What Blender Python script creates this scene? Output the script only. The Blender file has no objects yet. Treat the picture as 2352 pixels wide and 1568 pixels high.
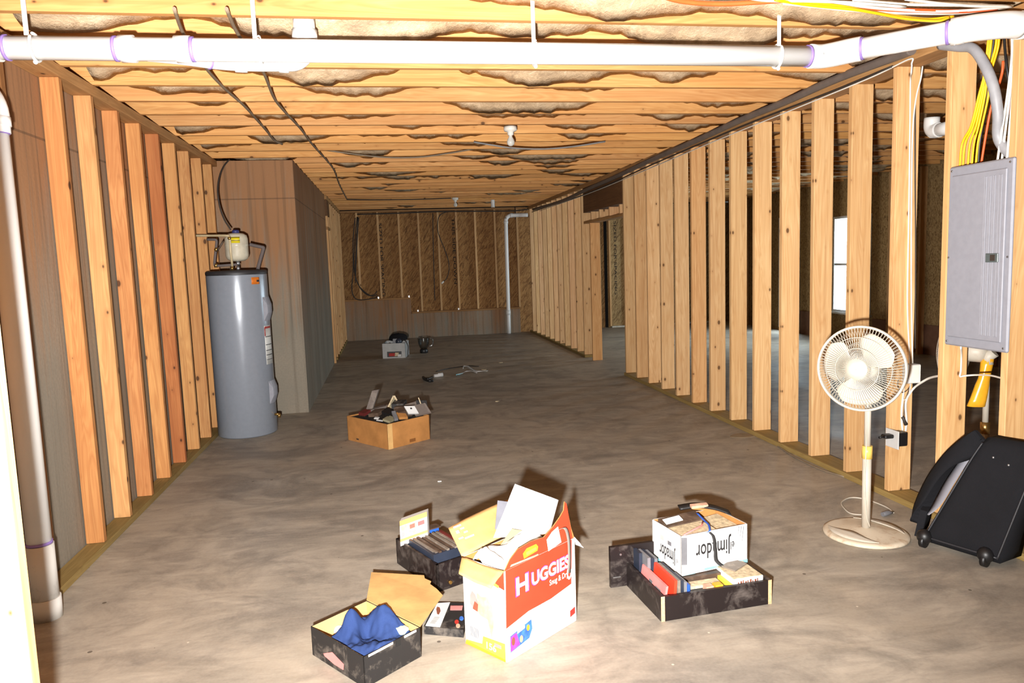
import bpy, bmesh, math, random
from mathutils import Vector, Matrix, noise as mn
random.seed(7)
PI = math.pi
SC = bpy.context.scene
COL = SC.collection
V = Vector

# ------------------------------------------------------------------ camera (solved from the room's framing)
F_PX, PITCH, YAW, ROLL, CAM_H = 1683.54, 0.1104, 0.1648, -0.0349, 1.4535
_f = V((math.sin(YAW)*math.cos(PITCH), math.cos(YAW)*math.cos(PITCH), -math.sin(PITCH)))
_r0 = V((math.cos(YAW), -math.sin(YAW), 0)); _u0 = _r0.cross(_f)
CR = _r0*math.cos(ROLL) + _u0*math.sin(ROLL)
CU = -_r0*math.sin(ROLL) + _u0*math.cos(ROLL)
CF = _f
CP = V((0, 0, CAM_H))
def ray(x, y): return CF*F_PX + CR*(x-1176) - CU*(y-784)
def pz(x, y, z=0.0): d = ray(x, y); return CP + d*((z-CAM_H)/d.z)      # point of the place at height z
def py(x, y, Y): d = ray(x, y); return CP + d*(Y/d.y)                   # ... at depth Y
def pX(x, y, X): d = ray(x, y); return CP + d*(X/d.x)                   # ... on the plane X
def pp(x, y, p0, n): d = ray(x, y); return CP + d*((V(p0)-CP).dot(n)/d.dot(n))   # ... on any plane

# ------------------------------------------------------------------ mesh builder
class MB:
    def __init__(s): s.bm = bmesh.new(); s.mi = 0; s.sm = False
    def _f(s, vs):
        try:
            f = s.bm.faces.new(vs); f.material_index = s.mi; f.smooth = s.sm; return f
        except ValueError: return None
    def face(s, pts): return s._f([s.bm.verts.new(p) for p in pts])
    def box(s, lo, hi, M=None, bev=0.0):
        g = bmesh.ops.create_cube(s.bm, size=1.0)
        vs = g['verts']; lo = V(lo); hi = V(hi); c = (lo+hi)/2; d = hi-lo
        for v in vs: v.co = V((v.co.x*d.x, v.co.y*d.y, v.co.z*d.z)) + c
        fs = set(f for v in vs for f in v.link_faces)
        for f in fs: f.material_index = s.mi; f.smooth = False
        if bev > 0:
            es = list(set(e for v in vs for e in v.link_edges))
            r = bmesh.ops.bevel(s.bm, geom=es, offset=bev, segments=1, affect='EDGES', profile=0.5)
            vs = list(set(v for f in r['faces'] for v in f.verts) | set(v for v in vs if v.is_valid))
            for f in r['faces']: f.material_index = s.mi
        if M is not None:
            for v in vs: v.co = M @ v.co
        return s
    def obox(s, o, ax, ay, az, bev=0.0):
        """box from corner o with edge vectors ax ay az"""
        o, ax, ay, az = V(o), V(ax), V(ay), V(az)
        M = Matrix(((ax.x, ay.x, az.x, o.x), (ax.y, ay.y, az.y, o.y), (ax.z, ay.z, az.z, o.z), (0, 0, 0, 1)))
        P = [V((i, j, k)) for i in (0, 1) for j in (0, 1) for k in (0, 1)]
        vs = [s.bm.verts.new(M @ p) for p in P]
        for q in ((0,1,3,2),(4,6,7,5),(0,4,5,1),(2,3,7,6),(0,2,6,4),(1,5,7,3)): s._f([vs[i] for i in q])
        if ax.cross(ay).dot(az) < 0: bmesh.ops.reverse_faces(s.bm, faces=list(set(f for v in vs for f in v.link_faces)))
        return s
    def tube(s, pts, r, seg=8, cap=True, smooth=True):
        pts = [V(p) for p in pts]; n = len(pts)
        rr = r if isinstance(r, (list, tuple)) else [r]*n
        rings = []; up = None
        for i, p in enumerate(pts):
            t = (pts[min(i+1, n-1)] - pts[max(i-1, 0)]).normalized()
            if up is None:
                up = V((0, 0, 1)) if abs(t.z) < .9 else V((1, 0, 0))
            a = up - t*up.dot(t)
            if a.length < 1e-6: a = t.orthogonal()
            a.normalize(); up = a; b = t.cross(a)
            rings.append([s.bm.verts.new(p + (a*math.cos(2*PI*k/seg) + b*math.sin(2*PI*k/seg))*rr[i]) for k in range(seg)])
        sm = s.sm; s.sm = smooth
        for i in range(n-1):
            for k in range(seg):
                s._f([rings[i][k], rings[i][(k+1) % seg], rings[i+1][(k+1) % seg], rings[i+1][k]])
        s.sm = False
        if cap: s._f(rings[0][::-1]); s._f(rings[-1])
        s.sm = sm
        return s
    def lathe(s, prof, seg=32, M=None, smooth=True, cap=True):
        """prof: [(r,z)...] round z"""
        M = M or Matrix.Identity(4)
        rings = [[s.bm.verts.new(M @ V((r*math.cos(2*PI*k/seg), r*math.sin(2*PI*k/seg), z))) for k in range(seg)] for r, z in prof]
        s.sm = smooth
        for i in range(len(prof)-1):
            for k in range(seg): s._f([rings[i][k], rings[i][(k+1) % seg], rings[i+1][(k+1) % seg], rings[i+1][k]])
        s.sm = False
        if cap:
            if prof[0][0] > 1e-5: s._f(rings[0][::-1])
            if prof[-1][0] > 1e-5: s._f(rings[-1])
        return s
    def prism(s, poly, d):
        """planar polygon of 3-D points, pushed along vector d (given thickness)"""
        d = V(d); a = [s.bm.verts.new(V(p)) for p in poly]; b = [s.bm.verts.new(V(p)+d) for p in poly]; n = len(poly)
        s._f(a); s._f(b[::-1])
        for i in range(n): s._f([a[i], b[i], b[(i+1) % n], a[(i+1) % n]])
        bmesh.ops.recalc_face_normals(s.bm, faces=list(set(f for v in a+b for f in v.link_faces)))
        return s
    def grid(s, nu, nv, fn, smooth=True):
        vs = [[s.bm.verts.new(fn(i/(nu-1), j/(nv-1))) for j in range(nv)] for i in range(nu)]
        sm = s.sm; s.sm = smooth
        for i in range(nu-1):
            for j in range(nv-1): s._f([vs[i][j], vs[i+1][j], vs[i+1][j+1], vs[i][j+1]])
        s.sm = sm
        return s
    def shell(s, nu, nv, fn, t, smooth=True):
        """a sheet with real thickness t"""
        vs = [[V(fn(i/(nu-1), j/(nv-1))) for j in range(nv)] for i in range(nu)]
        def nor(i, j):
            a = vs[min(i+1, nu-1)][j]-vs[max(i-1, 0)][j]; b = vs[i][min(j+1, nv-1)]-vs[i][max(j-1, 0)]
            n = a.cross(b); return n.normalized() if n.length > 1e-9 else V((0, 0, 1))
        A = [[s.bm.verts.new(vs[i][j]) for j in range(nv)] for i in range(nu)]
        B = [[s.bm.verts.new(vs[i][j]-nor(i, j)*t) for j in range(nv)] for i in range(nu)]
        sm = s.sm; s.sm = smooth
        for i in range(nu-1):
            for j in range(nv-1):
                s._f([A[i][j], A[i+1][j], A[i+1][j+1], A[i][j+1]]); s._f([B[i][j+1], B[i+1][j+1], B[i+1][j], B[i][j]])
        s.sm = False
        for i in range(nu-1):
            s._f([A[i][0], B[i][0], B[i+1][0], A[i+1][0]]); s._f([A[i+1][-1], B[i+1][-1], B[i][-1], A[i][-1]])
        for j in range(nv-1):
            s._f([A[0][j+1], B[0][j+1], B[0][j], A[0][j]]); s._f([A[-1][j], B[-1][j], B[-1][j+1], A[-1][j+1]])
        s.sm = sm
        return s
    def ball(s, c, r, sc=(1, 1, 1), seg=16):
        M = Matrix.Translation(V(c)) @ Matrix.Diagonal((sc[0], sc[1], sc[2], 1))
        n = 9
        return s.lathe([(max(r*math.sin(PI*i/(n-1)), 1e-4), -r*math.cos(PI*i/(n-1))) for i in range(n)], seg, M, cap=False)

def wpos(o):
    p = V((0, 0, 0))
    while o is not None: p += o.location; o = o.parent
    return p
def build(name, mb, mats, parent=None, loc=None):
    """link ONE mesh object; geometry of mb is given in world space"""
    if parent is not None: off = wpos(parent); ol = V((0, 0, 0))
    else:
        if loc is None:
            co = [v.co for v in mb.bm.verts]
            lo = [min(c[i] for c in co) for i in range(3)]; hi = [max(c[i] for c in co) for i in range(3)]
            loc = ((lo[0]+hi[0])/2, (lo[1]+hi[1])/2, lo[2])
        off = V(loc); ol = V(loc)
    for v in mb.bm.verts: v.co -= off
    me = bpy.data.meshes.new(name); mb.bm.to_mesh(me); mb.bm.free()
    for m in (mats if isinstance(mats, (list, tuple)) else [mats]): me.materials.append(m)
    o = bpy.data.objects.new(name, me); COL.objects.link(o); o.location = ol
    if parent is not None: o.parent = parent
    return o
def tag(o, label, cat, group=None, kind=None):
    o['label'] = label; o['category'] = cat
    if group: o['group'] = group
    if kind: o['kind'] = kind
    return o
def thing(name, label, cat, loc, group=None):
    o = bpy.data.objects.new(name, None); COL.objects.link(o); o.location = V(loc); o.empty_display_size = .1
    return tag(o, label, cat, group)
def struct(o): o['kind'] = 'structure'; return o
def dup(o, loc, parent=None):
    c = o.copy(); COL.objects.link(c); c.location = V(loc)
    if parent is not None: c.parent = parent
    return c
def smooth_path(pts, n=6):
    """Catmull-Rom through the points"""
    P = [V(p) for p in pts]
    if len(P) < 3: return P
    P = [P[0]*2-P[1]] + P + [P[-1]*2-P[-2]]
    out = []
    for i in range(1, len(P)-2):
        for k in range(n):
            t = k/n; a, b, c, d = P[i-1], P[i], P[i+1], P[i+2]
            out.append(.5*((2*b) + (c-a)*t + (2*a-5*b+4*c-d)*t*t + (3*b-a-3*c+d)*t*t*t))
    out.append(P[-2]); return out
def wire(name, pts, r, m, label=None, cat='cable', group=None, parent=None, seg=6, n=6):
    mb = MB(); mb.tube(smooth_path(pts, n), r, seg)
    o = build(name, mb, m, parent)
    if parent is None: tag(o, label, cat, group)
    return o
def text(name, s, p, xd, ud, size, m, parent, thick=.0006, width=None, bold=0.0, align='LEFT', spacing=1.0):
    """real lettering: p = start of the base line, xd = reading direction, ud = up of the letters"""
    cu = bpy.data.curves.new(name, 'FONT'); cu.body = s; cu.size = 1; cu.extrude = 0; cu.offset = bold; cu.align_x = align
    cu.space_character = spacing; cu.resolution_u = 3
    t = bpy.data.objects.new(name, cu); COL.objects.link(t)
    dg = bpy.context.evaluated_depsgraph_get()
    me = bpy.data.meshes.new_from_object(t.evaluated_get(dg)); bpy.data.objects.remove(t); bpy.data.curves.remove(cu)
    xs = [v.co.x for v in me.vertices]; w = (max(xs)-min(xs)) if xs else 1
    xd = V(xd).normalized(); ud = V(ud).normalized(); n = xd.cross(ud)
    sx = size if width is None else width/w
    off = wpos(parent)
    for v in me.vertices: v.co = V(p) + xd*(v.co.x*sx) + ud*(v.co.y*size) + n*thick - off
    me.materials.clear(); me.materials.append(m)
    o = bpy.data.objects.new(name, me); COL.objects.link(o); o.parent = parent
    return o
def decal(name, pix, p0, n, m, parent, t=.0008):
    """a printed patch: thin real sheet lying on the face through p0 with normal n"""
    n = V(n).normalized(); mb = MB()
    mb.prism([pp(x, y, p0, n) + n*.0002 for x, y in pix], n*t)
    return build(name, mb, m, parent)
ONES = 'first second third fourth fifth sixth seventh eighth ninth tenth eleventh twelfth thirteenth fourteenth fifteenth sixteenth seventeenth eighteenth nineteenth'.split()
def nth(i):
    if i <= 19: return ONES[i-1]
    t = {2: 'twent', 3: 'thirt'}[i//10]
    return t+'ieth' if i % 10 == 0 else t+'y-'+ONES[i % 10-1]
# ------------------------------------------------------------------ materials
def lin(c):
    c = c/255.0
    return c/12.92 if c <= .04045 else ((c+.055)/1.055)**2.4
def C(r, g, b): return (lin(r), lin(g), lin(b), 1)
class NM:
    def __init__(s, name):
        s.m = bpy.data.materials.new(name); s.m.use_nodes = True
        s.t = s.m.node_tree; s.n = s.t.nodes; s.l = s.t.links; s.b = s.n['Principled BSDF']
    def new(s, typ, **k):
        x = s.n.new(typ)
        for a, v in k.items():
            if a.startswith('i_'):
                x.inputs[a[2:].replace('_', ' ')].default_value = v
            else: setattr(x, a, v)
        return x
    def link(s, a, b): s.l.new(a, b)
    def coords(s, scale=(1, 1, 1), rand=0.0, rot=(0, 0, 0), kind='Object'):
        tc = s.new('ShaderNodeTexCoord'); v = tc.outputs[kind]
        if rand:
            oi = s.new('ShaderNodeObjectInfo'); mu = s.new('ShaderNodeMath', operation='MULTIPLY'); mu.inputs[1].default_value = rand
            s.link(oi.outputs['Random'], mu.inputs[0])
            ad = s.new('ShaderNodeVectorMath', operation='ADD'); s.link(v, ad.inputs[0]); s.link(mu.outputs[0], ad.inputs[1]); v = ad.outputs[0]
        mp = s.new('ShaderNodeMapping'); mp.inputs['Scale'].default_value = scale; mp.inputs['Rotation'].default_value = rot
        s.link(v, mp.inputs['Vector']); return mp.outputs[0]
    def noise(s, vec, scale, detail=4, rough=.55, dist=0.0):
        x = s.new('ShaderNodeTexNoise'); x.inputs['Scale'].default_value = scale; x.inputs['Detail'].default_value = detail
        x.inputs['Roughness'].default_value = rough; x.inputs['Distortion'].default_value = dist
        s.link(vec, x.inputs['Vector']); return x.outputs['Fac']
    def ramp(s, fac, stops, interp='LINEAR'):
        x = s.new('ShaderNodeValToRGB'); x.color_ramp.interpolation = interp; e = x.color_ramp.elements
        while len(e) < len(stops): e.new(.5)
        for a, (p, c) in zip(e, stops): a.position = p; a.color = c if len(c) == 4 else (*c, 1)
        s.link(fac, x.inputs[0]); return x.outputs[0]
    def mix(s, fac, a, b, mode='MIX'):
        x = s.new('ShaderNodeMix', data_type='RGBA', blend_type=mode)
        for sock, v in ((x.inputs[0], fac), (x.inputs[6], a), (x.inputs[7], b)):
            if hasattr(v, 'is_output'): s.link(v, sock)
            else: sock.default_value = v
        return x.outputs[2]
    def math(s, op, a, b=0.0):
        x = s.new('ShaderNodeMath', operation=op)
        for i, v in ((0, a), (1, b)):
            if hasattr(v, 'is_output'): s.link(v, x.inputs[i])
            else: x.inputs[i].default_value = v
        return x.outputs[0]
    def color(s, c):
        if hasattr(c, 'is_output'): s.link(c, s.b.inputs['Base Color'])
        else: s.b.inputs['Base Color'].default_value = c
        return s
    def set(s, rough=.6, metal=0.0, spec=.5):
        s.b.inputs['Roughness'].default_value = rough; s.b.inputs['Metallic'].default_value = metal
        s.b.inputs['Specular IOR Level'].default_value = spec; return s
    def bump(s, h, strength=.3, dist=.01):
        x = s.new('ShaderNodeBump'); x.inputs['Strength'].default_value = strength; x.inputs['Distance'].default_value = dist
        s.link(h, x.inputs['Height']); s.link(x.outputs[0], s.b.inputs['Normal']); return s
def plain(name, c, rough=.55, metal=0.0, spec=.5, var=.08, scale=14, bump=0.0):
    """a painted / moulded surface with faint unevenness"""
    a = NM(name); v = a.coords(rand=9.0); f = a.noise(v, scale, 4)
    d = tuple(x*(1-var*2) for x in c[:3]) + (1,); e = tuple(min(1, x*(1+var)) for x in c[:3]) + (1,)
    a.color(a.ramp(f, [(.3, d), (.65, e)])).set(rough, metal, spec)
    if bump: a.bump(a.noise(v, scale*6, 3), bump, .003)
    return a.m
def wood(name, axis, dark, mid, light, knots=.55, tint=.25, blotch=.5):
    """sawn softwood: grain along local axis, knots, per-board shade"""
    a = NM(name); al, ac = 1.0, 1.0
    sx = {'Z': (26, 26, .7), 'X': (.7, 26, 26), 'Y': (26, .7, 26)}[axis]
    v = a.coords(sx, rand=37.0)
    g = a.noise(v, 1.6, 6, .6, .35)
    v2 = a.coords({'Z': (5, 5, .35), 'X': (.35, 5, 5), 'Y': (5, .35, 5)}[axis], rand=21.0)
    rings = a.noise(v2, 2.2, 3, .5, 1.2)
    w = a.math('PINGPONG', a.math('MULTIPLY', rings, 9.0), .5)
    base = a.mix(a.math('MULTIPLY', w, .9), light, mid)
    base = a.mix(a.ramp(g, [(.42, (0, 0, 0)), (.68, (1, 1, 1))]), base, dark)
    base = a.mix(.62, base, a.mix(a.math('MULTIPLY', w, 1.4), light, mid))
    # slow blotches
    v3 = a.coords((1, 1, 1), rand=13.0); bl = a.noise(v3, 2.3, 3)
    base = a.mix(a.math('MULTIPLY', a.ramp(bl, [(.35, (0, 0, 0)), (.72, (1, 1, 1))]), blotch), base, mid)
    # knots
    if knots > 0:
        v4 = a.coords((1, 1, 1), rand=51.0); sp = a.new('ShaderNodeSeparateXYZ'); a.link(v4, sp.inputs[0]); cb = a.new('ShaderNodeCombineXYZ')
        o = {'Z': ('X', 'Y', 'Z'), 'X': ('Y', 'Z', 'X'), 'Y': ('X', 'Z', 'Y')}[axis]
        a.link(a.math('ADD', sp.outputs[o[0]], sp.outputs[o[1]]), cb.inputs[0])
        a.link(a.math('MULTIPLY', sp.outputs[o[2]], .62), cb.inputs[1])
        vo = a.new('ShaderNodeTexVoronoi', voronoi_dimensions='2D'); vo.inputs['Scale'].default_value = 6.5; a.link(cb.outputs[0], vo.inputs['Vector'])
        sel = a.new('ShaderNodeSeparateColor'); a.link(vo.outputs['Color'], sel.inputs[0])
        rad = a.math('MULTIPLY', a.math('SUBTRACT', sel.outputs[0], 1-knots), .16)
        k = a.math('SUBTRACT', rad, vo.outputs['Distance'])
        km = a.ramp(a.math('ADD', a.math('MULTIPLY', k, 12.0), .5), [(.3, (0, 0, 0)), (.75, (1, 1, 1))])
        halo = a.ramp(a.math('ADD', a.math('MULTIPLY', k, 3.5), .5), [(.1, (0, 0, 0)), (.6, (1, 1, 1))])
        base = a.mix(a.math('MULTIPLY', halo, .35), base, dark)
        base = a.mix(a.math('MULTIPLY', km, .85), base, tuple(x*.22 for x in dark[:3])+(1,))
    oi = a.new('ShaderNodeObjectInfo')
    hs = a.new('ShaderNodeHueSaturation'); a.link(base, hs.inputs['Color'])
    a.link(a.math('ADD', a.math('MULTIPLY', oi.outputs['Random'], tint), 1-tint*.55), hs.inputs['Value'])
    base = a.mix(1.0, hs.outputs[0], oi.outputs['Color'], 'MULTIPLY')
    a.color(base).set(.72, 0, .3).bump(g, .15, .002)
    return a.m
def concrete_wall(name, stain=0.0):
    a = NM(name)
    v = a.coords((1, 1, 1)); st = a.coords((5, 5, .42))
    n1 = a.noise(st, 1.5, 7, .66, .9); n2 = a.noise(v, 1.1, 4); n3 = a.noise(v, 60, 3)
    grey = a.mix(n3, C(122, 112, 99), C(156, 144, 127))
    grey = a.mix(a.ramp(n2, [(.35, (0, 0, 0)), (.7, (1, 1, 1))]), grey, C(126, 120, 108))
    sp = a.new('ShaderNodeSeparateXYZ'); a.link(v, sp.inputs[0])
    hi = a.math('ADD', a.math('MULTIPLY', a.math('SUBTRACT', sp.outputs['Z'], 1.35), .6), a.math('MULTIPLY', a.math('SUBTRACT', n1, .5), 1.9))
    hi = a.math('ADD', hi, a.math('MAXIMUM', 0.0, a.math('MULTIPLY', a.math('SUBTRACT', 4.25, sp.outputs['Y']), .8)))
    hi = a.math('ADD', hi, a.math('MULTIPLY', a.math('ADD', stain, a.math('SUBTRACT', n2, .5)), 1.0 if stain else 0.0))
    rust = a.ramp(hi, [(.0, (0, 0, 0)), (.75, (1, 1, 1))])
    base = a.mix(a.math('MULTIPLY', rust, .8), grey, C(156, 108, 68))
    dk = a.ramp(a.noise(a.coords((16, 16, .3)), 1.5, 4, .6), [(.52, (0, 0, 0)), (.7, (1, 1, 1))])
    base = a.mix(a.math('MULTIPLY', dk, .45), base, C(74, 62, 50))
    # form joints
    fz = a.math('ABSOLUTE', a.math('SUBTRACT', sp.outputs['Z'], 2.13)); ln = a.math('LESS_THAN', fz, .006)
    base = a.mix(a.math('MULTIPLY', ln, .45), base, C(60, 50, 42))
    a.color(base).set(.88, 0, .2).bump(a.math('ADD', n3, n1), .25, .004)
    return a.m
def osb(name, c0, c1, c2):
    a = NM(name)
    out = None; acc = None
    for i, (r, sc) in enumerate(((.4, 1.0), (1.5, 1.15), (2.4, .9), (-.5, 1.2))):
        v = a.coords((1, 1, 1)); mp = a.new('ShaderNodeMapping'); mp.inputs['Rotation'].default_value = (0, r, 0 if i % 2 else .0); mp.inputs['Location'].default_value = (i*3.1, i*1.7, i*2.3)
        a.link(v, mp.inputs['Vector']); m2 = a.new('ShaderNodeMapping'); m2.inputs['Scale'].default_value = (70*sc, 70*sc, 11*sc); a.link(mp.outputs[0], m2.inputs['Vector'])
        vo = a.new('ShaderNodeTexVoronoi'); vo.inputs['Scale'].default_value = 1.0; a.link(m2.outputs[0], vo.inputs['Vector'])
        se = a.new('ShaderNodeSeparateColor'); a.link(vo.outputs['Color'], se.inputs[0])
        acc = se.outputs[0] if acc is None else a.math('MAXIMUM' if i % 2 else 'MINIMUM', acc, se.outputs[0])
    n = a.noise(a.coords((1, 1, 1)), 2.0, 4)
    base = a.ramp(acc, [(.1, c0), (.5, c1), (.95, c2)])
    base = a.mix(a.math('MULTIPLY', n, .5), base, c1)
    a.color(base).set(.75, 0, .25).bump(acc, .2, .003)
    return a.m
def floor_mat():
    a = NM('concrete_slab')
    v = a.coords((1, 1, 1)); w = a.coords((.9, 1.7, 1), rot=(0, 0, .5))
    big = a.noise(v, .55, 5, .6, .8); sw = a.noise(w, 2.1, 7, .62, 2.2); mid = a.noise(v, 3.6, 6, .6, .9); fine = a.noise(v, 90, 3)
    base = a.mix(a.ramp(sw, [(.33, (0, 0, 0)), (.66, (1, 1, 1))]), C(126, 119, 109), C(170, 160, 146))
    base = a.mix(a.math('MULTIPLY', a.ramp(big, [(.4, (0, 0, 0)), (.62, (1, 1, 1))]), .55), base, C(172, 155, 133))
    base = a.mix(a.math('MULTIPLY', a.ramp(mid, [(.5, (0, 0, 0)), (.7, (1, 1, 1))]), .5), base, C(88, 82, 76))
    dkb = a.noise(a.coords((1, 1.4, 1), rot=(0, 0, .9)), .9, 7, .68, 1.4)
    base = a.mix(a.math('MULTIPLY', a.ramp(dkb, [(.5, (0, 0, 0)), (.64, (1, 1, 1))]), .5), base, C(82, 78, 76))
    # trowel arcs
    tr = a.noise(a.coords((1.2, 7, 1), rot=(0, 0, -.25)), 2.6, 6, .65, 1.5)
    base = a.mix(a.math('MULTIPLY', a.ramp(tr, [(.5, (0, 0, 0)), (.72, (1, 1, 1))]), .38), base, C(96, 90, 83))
    base = a.mix(a.math('MULTIPLY', fine, .22), base, C(214, 203, 186))
    # small dark and pale specks
    vo = a.new('ShaderNodeTexVoronoi'); vo.inputs['Scale'].default_value = 9; a.link(v, vo.inputs['Vector'])
    se = a.new('ShaderNodeSeparateColor'); a.link(vo.outputs['Color'], se.inputs[0])
    spk = a.math('MULTIPLY', a.math('LESS_THAN', vo.outputs['Distance'], a.math('MULTIPLY', se.outputs[1], .09)), a.math('GREATER_THAN', se.outputs[0], .72))
    base = a.mix(a.math('MULTIPLY', spk, .7), base, C(52, 42, 34))
    spl = a.math('MULTIPLY', a.math('LESS_THAN', vo.outputs['Distance'], .045), a.math('LESS_THAN', se.outputs[0], .1))
    base = a.mix(a.math('MULTIPLY', spl, .6), base, C(225, 215, 195))
    a.color(base).set(.62, 0, .3)
    r = a.ramp(big, [(.35, (.42,)*3), (.65, (.66,)*3)]); a.link(r, a.b.inputs['Roughness'])
    a.bump(a.math('ADD', mid, a.math('MULTIPLY', fine, .4)), .12, .004)
    return a.m
def fluff_mat():
    a = NM('fibreglass_wool')
    v = a.coords((1, 1, 1)); n1 = a.noise(v, 7, 6, .65, 1.2); n2 = a.noise(v, 55, 5, .7, 1.0); n3 = a.noise(a.coords((1, 2.2, 2.2)), 2.2, 4)
    base = a.ramp(n1, [(.3, C(150, 120, 90)), (.5, C(204, 172, 134)), (.7, C(236, 210, 176))])
    base = a.mix(a.math('MULTIPLY', a.ramp(n3, [(.45, (0, 0, 0)), (.62, (1, 1, 1))]), .6), base, C(158, 134, 108))
    base = a.mix(a.math('MULTIPLY', n2, .45), base, C(226, 205, 175))
    a.color(base).set(.95, 0, .05).bump(a.math('ADD', n1, n2), .55, .02)
    return a.m
def scuffed(name, c, dust, amt=.5, rough=.6):
    a = NM(name); v = a.coords((1, 1, 1), rand=5.0); n = a.noise(v, 9, 7, .68, .8); n2 = a.noise(v, 30, 4)
    base = a.mix(a.math('MULTIPLY', a.ramp(a.math('ADD', a.math('MULTIPLY', n, .75), a.math('MULTIPLY', n2, .25)), [(.5, (0, 0, 0)), (.68, (1, 1, 1))]), amt), c, dust)
    a.color(base).set(rough, 0, .35); return a.m
def cloth(name, c, c2, rough=.9):
    a = NM(name); v = a.coords((1, 1, 1)); n = a.noise(v, 420, 2); n2 = a.noise(v, 8, 4)
    a.color(a.mix(a.math('ADD', a.math('MULTIPLY', n, .5), a.math('MULTIPLY', n2, .3)), c, c2)).set(rough, 0, .15).bump(n, .25, .0015); return a.m
def cardboard(name, c):
    a = NM(name); v = a.coords((1, 1, 1), rand=3.0); n = a.noise(v, 6, 5, .6); st = a.noise(a.coords((1, 1, 140)), 1.0, 2)
    d = tuple(x*.78 for x in c[:3])+(1,); e = tuple(min(1, x*1.12) for x in c[:3])+(1,)
    b = a.mix(a.ramp(n, [(.35, (0, 0, 0)), (.66, (1, 1, 1))]), d, e); b = a.mix(a.math('MULTIPLY', st, .12), b, d)
    a.color(b).set(.82, 0, .2); return a.m
def glass_mat(name, tint=(1, 1, 1, 1), rough=0.0):
    a = NM(name); tr = a.new('ShaderNodeBsdfTransparent'); tr.inputs[0].default_value = tint
    gl = a.new('ShaderNodeBsdfGlossy'); gl.inputs['Roughness'].default_value = .06+rough
    lw = a.new('ShaderNodeLayerWeight'); lw.inputs[0].default_value = .25+rough*3
    mx = a.new('ShaderNodeMixShader'); a.link(a.math('MULTIPLY', lw.outputs['Fresnel'], .8), mx.inputs[0]); a.link(tr.outputs[0], mx.inputs[1]); a.link(gl.outputs[0], mx.inputs[2])
    a.link(mx.outputs[0], a.n['Material Output'].inputs['Surface']); return a.m
def rings_mat(name, c, line):
    """moulded plastic with printed stripes up the object"""
    a = NM(name); v = a.coords((1, 1, 1)); sp = a.new('ShaderNodeSeparateXYZ'); a.link(v, sp.inputs[0])
    s = a.math('GREATER_THAN', a.math('FRACT', a.math('MULTIPLY', sp.outputs['Z'], 38.0)), .7)
    a.color(a.mix(s, c, line)).set(.5); return a.m

W_STUD = wood('stud_pine', 'Z', C(164, 112, 68), C(202, 156, 106), C(226, 190, 144), .5, .2, .35)
W_OLD = wood('weathered_stud_pine', 'Z', C(126, 78, 44), C(176, 122, 76), C(206, 160, 108), .6, .3, .6)
W_JOIST = wood('joist_pine', 'X', C(142, 88, 44), C(190, 132, 74), C(216, 166, 106), .42, .3, .5)
W_PLATE = wood('plate_pine', 'Y', C(118, 78, 42), C(160, 114, 68), C(186, 142, 92), .4, .2, .5)
W_TREAT = wood('treated_plate', 'Y', C(92, 76, 40), C(134, 110, 62), C(164, 138, 84), .3, .15, .6)
W_PLATEX = wood('plate_pine_across', 'X', C(100, 66, 36), C(140, 98, 58), C(166, 124, 78), .4, .2, .5)
W_HEAD = wood('header_board', 'Y', C(70, 44, 24), C(98, 66, 40), C(120, 84, 52), .2, .1, .5)
M_CONC = concrete_wall('poured_concrete')
M_CONC2 = concrete_wall('stained_concrete', .32)
M_CONC3 = concrete_wall('brown_stained_concrete', .95)
M_OSB = osb('strand_board', C(84, 56, 30), C(134, 94, 54), C(174, 132, 82))
M_OSB2 = osb('strand_board_grey', C(92, 70, 44), C(140, 112, 74), C(178, 150, 104))
M_FLOOR = floor_mat()
M_FLUFF = fluff_mat()
M_DECK = plain('subfloor_boards', C(140, 100, 60), .8)
M_DARK = plain('dark_void', C(16, 14, 12), .9)
M_PVC = plain('white_pvc', C(232, 231, 228), .28, 0, .5, .02, 5)
M_PVCD = scuffed('dirty_pvc', C(212, 209, 203), C(120, 110, 98), .55, .45)
M_PURPLE = plain('purple_primer', C(146, 120, 190), .5)
M_HANG = plain('white_hanger_strap', C(226, 224, 220), .5)
M_CABG = plain('grey_cable_jacket', C(128, 127, 126), .5, 0, .4, .06)
M_CABD = plain('dark_cable_jacket', C(58, 50, 44), .6, 0, .4, .1)
M_CABT = plain('taupe_cable_jacket', C(128, 112, 92), .6)
M_YEL = plain('yellow_cable_jacket', C(232, 186, 22), .45, 0, .4, .04)
M_WHT = plain('white_cable_jacket', C(228, 224, 214), .5, 0, .4, .04)
M_ORG = plain('orange_cable_jacket', C(226, 96, 46), .45, 0, .4, .05)
M_BLK = plain('black_plastic', C(22, 21, 22), .45)
M_PANEL = plain('grey_enamel', C(146, 147, 156), .55, 0, .35, .03, 30, .08)
M_PANELD = plain('grey_enamel_latch', C(84, 92, 92), .4)
M_HEAT = plain('heater_enamel', C(136, 142, 152), .24, .1, .6, .02, 30)
M_HEATD = plain('heater_trim_dark', C(46, 44, 46), .5)
M_CREAM = plain('cream_enamel', C(198, 190, 170), .3)
M_YLAB = rings_mat('yellow_label', C(214, 196, 20), C(120, 104, 10))
M_BLUEP = plain('blue_plastic', C(46, 50, 104), .5)
M_BRASS = plain('brass', C(186, 146, 84), .3, .9)
M_COPPER = plain('copper', C(150, 98, 70), .35, .9)
M_PEX = plain('grey_pipe_insulation', C(96, 86, 84), .8)
M_CPVC = plain('tan_pipe', C(190, 172, 136), .5)
M_OLAB = plain('orange_label', C(214, 116, 34), .5)
M_WLAB = plain('white_label', C(206, 206, 202), .5)
M_REDP = plain('red_print', C(168, 48, 40), .5)
M_FAN = scuffed('aged_white_plastic', C(194, 185, 170), C(170, 146, 116), .3, .45)
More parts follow.
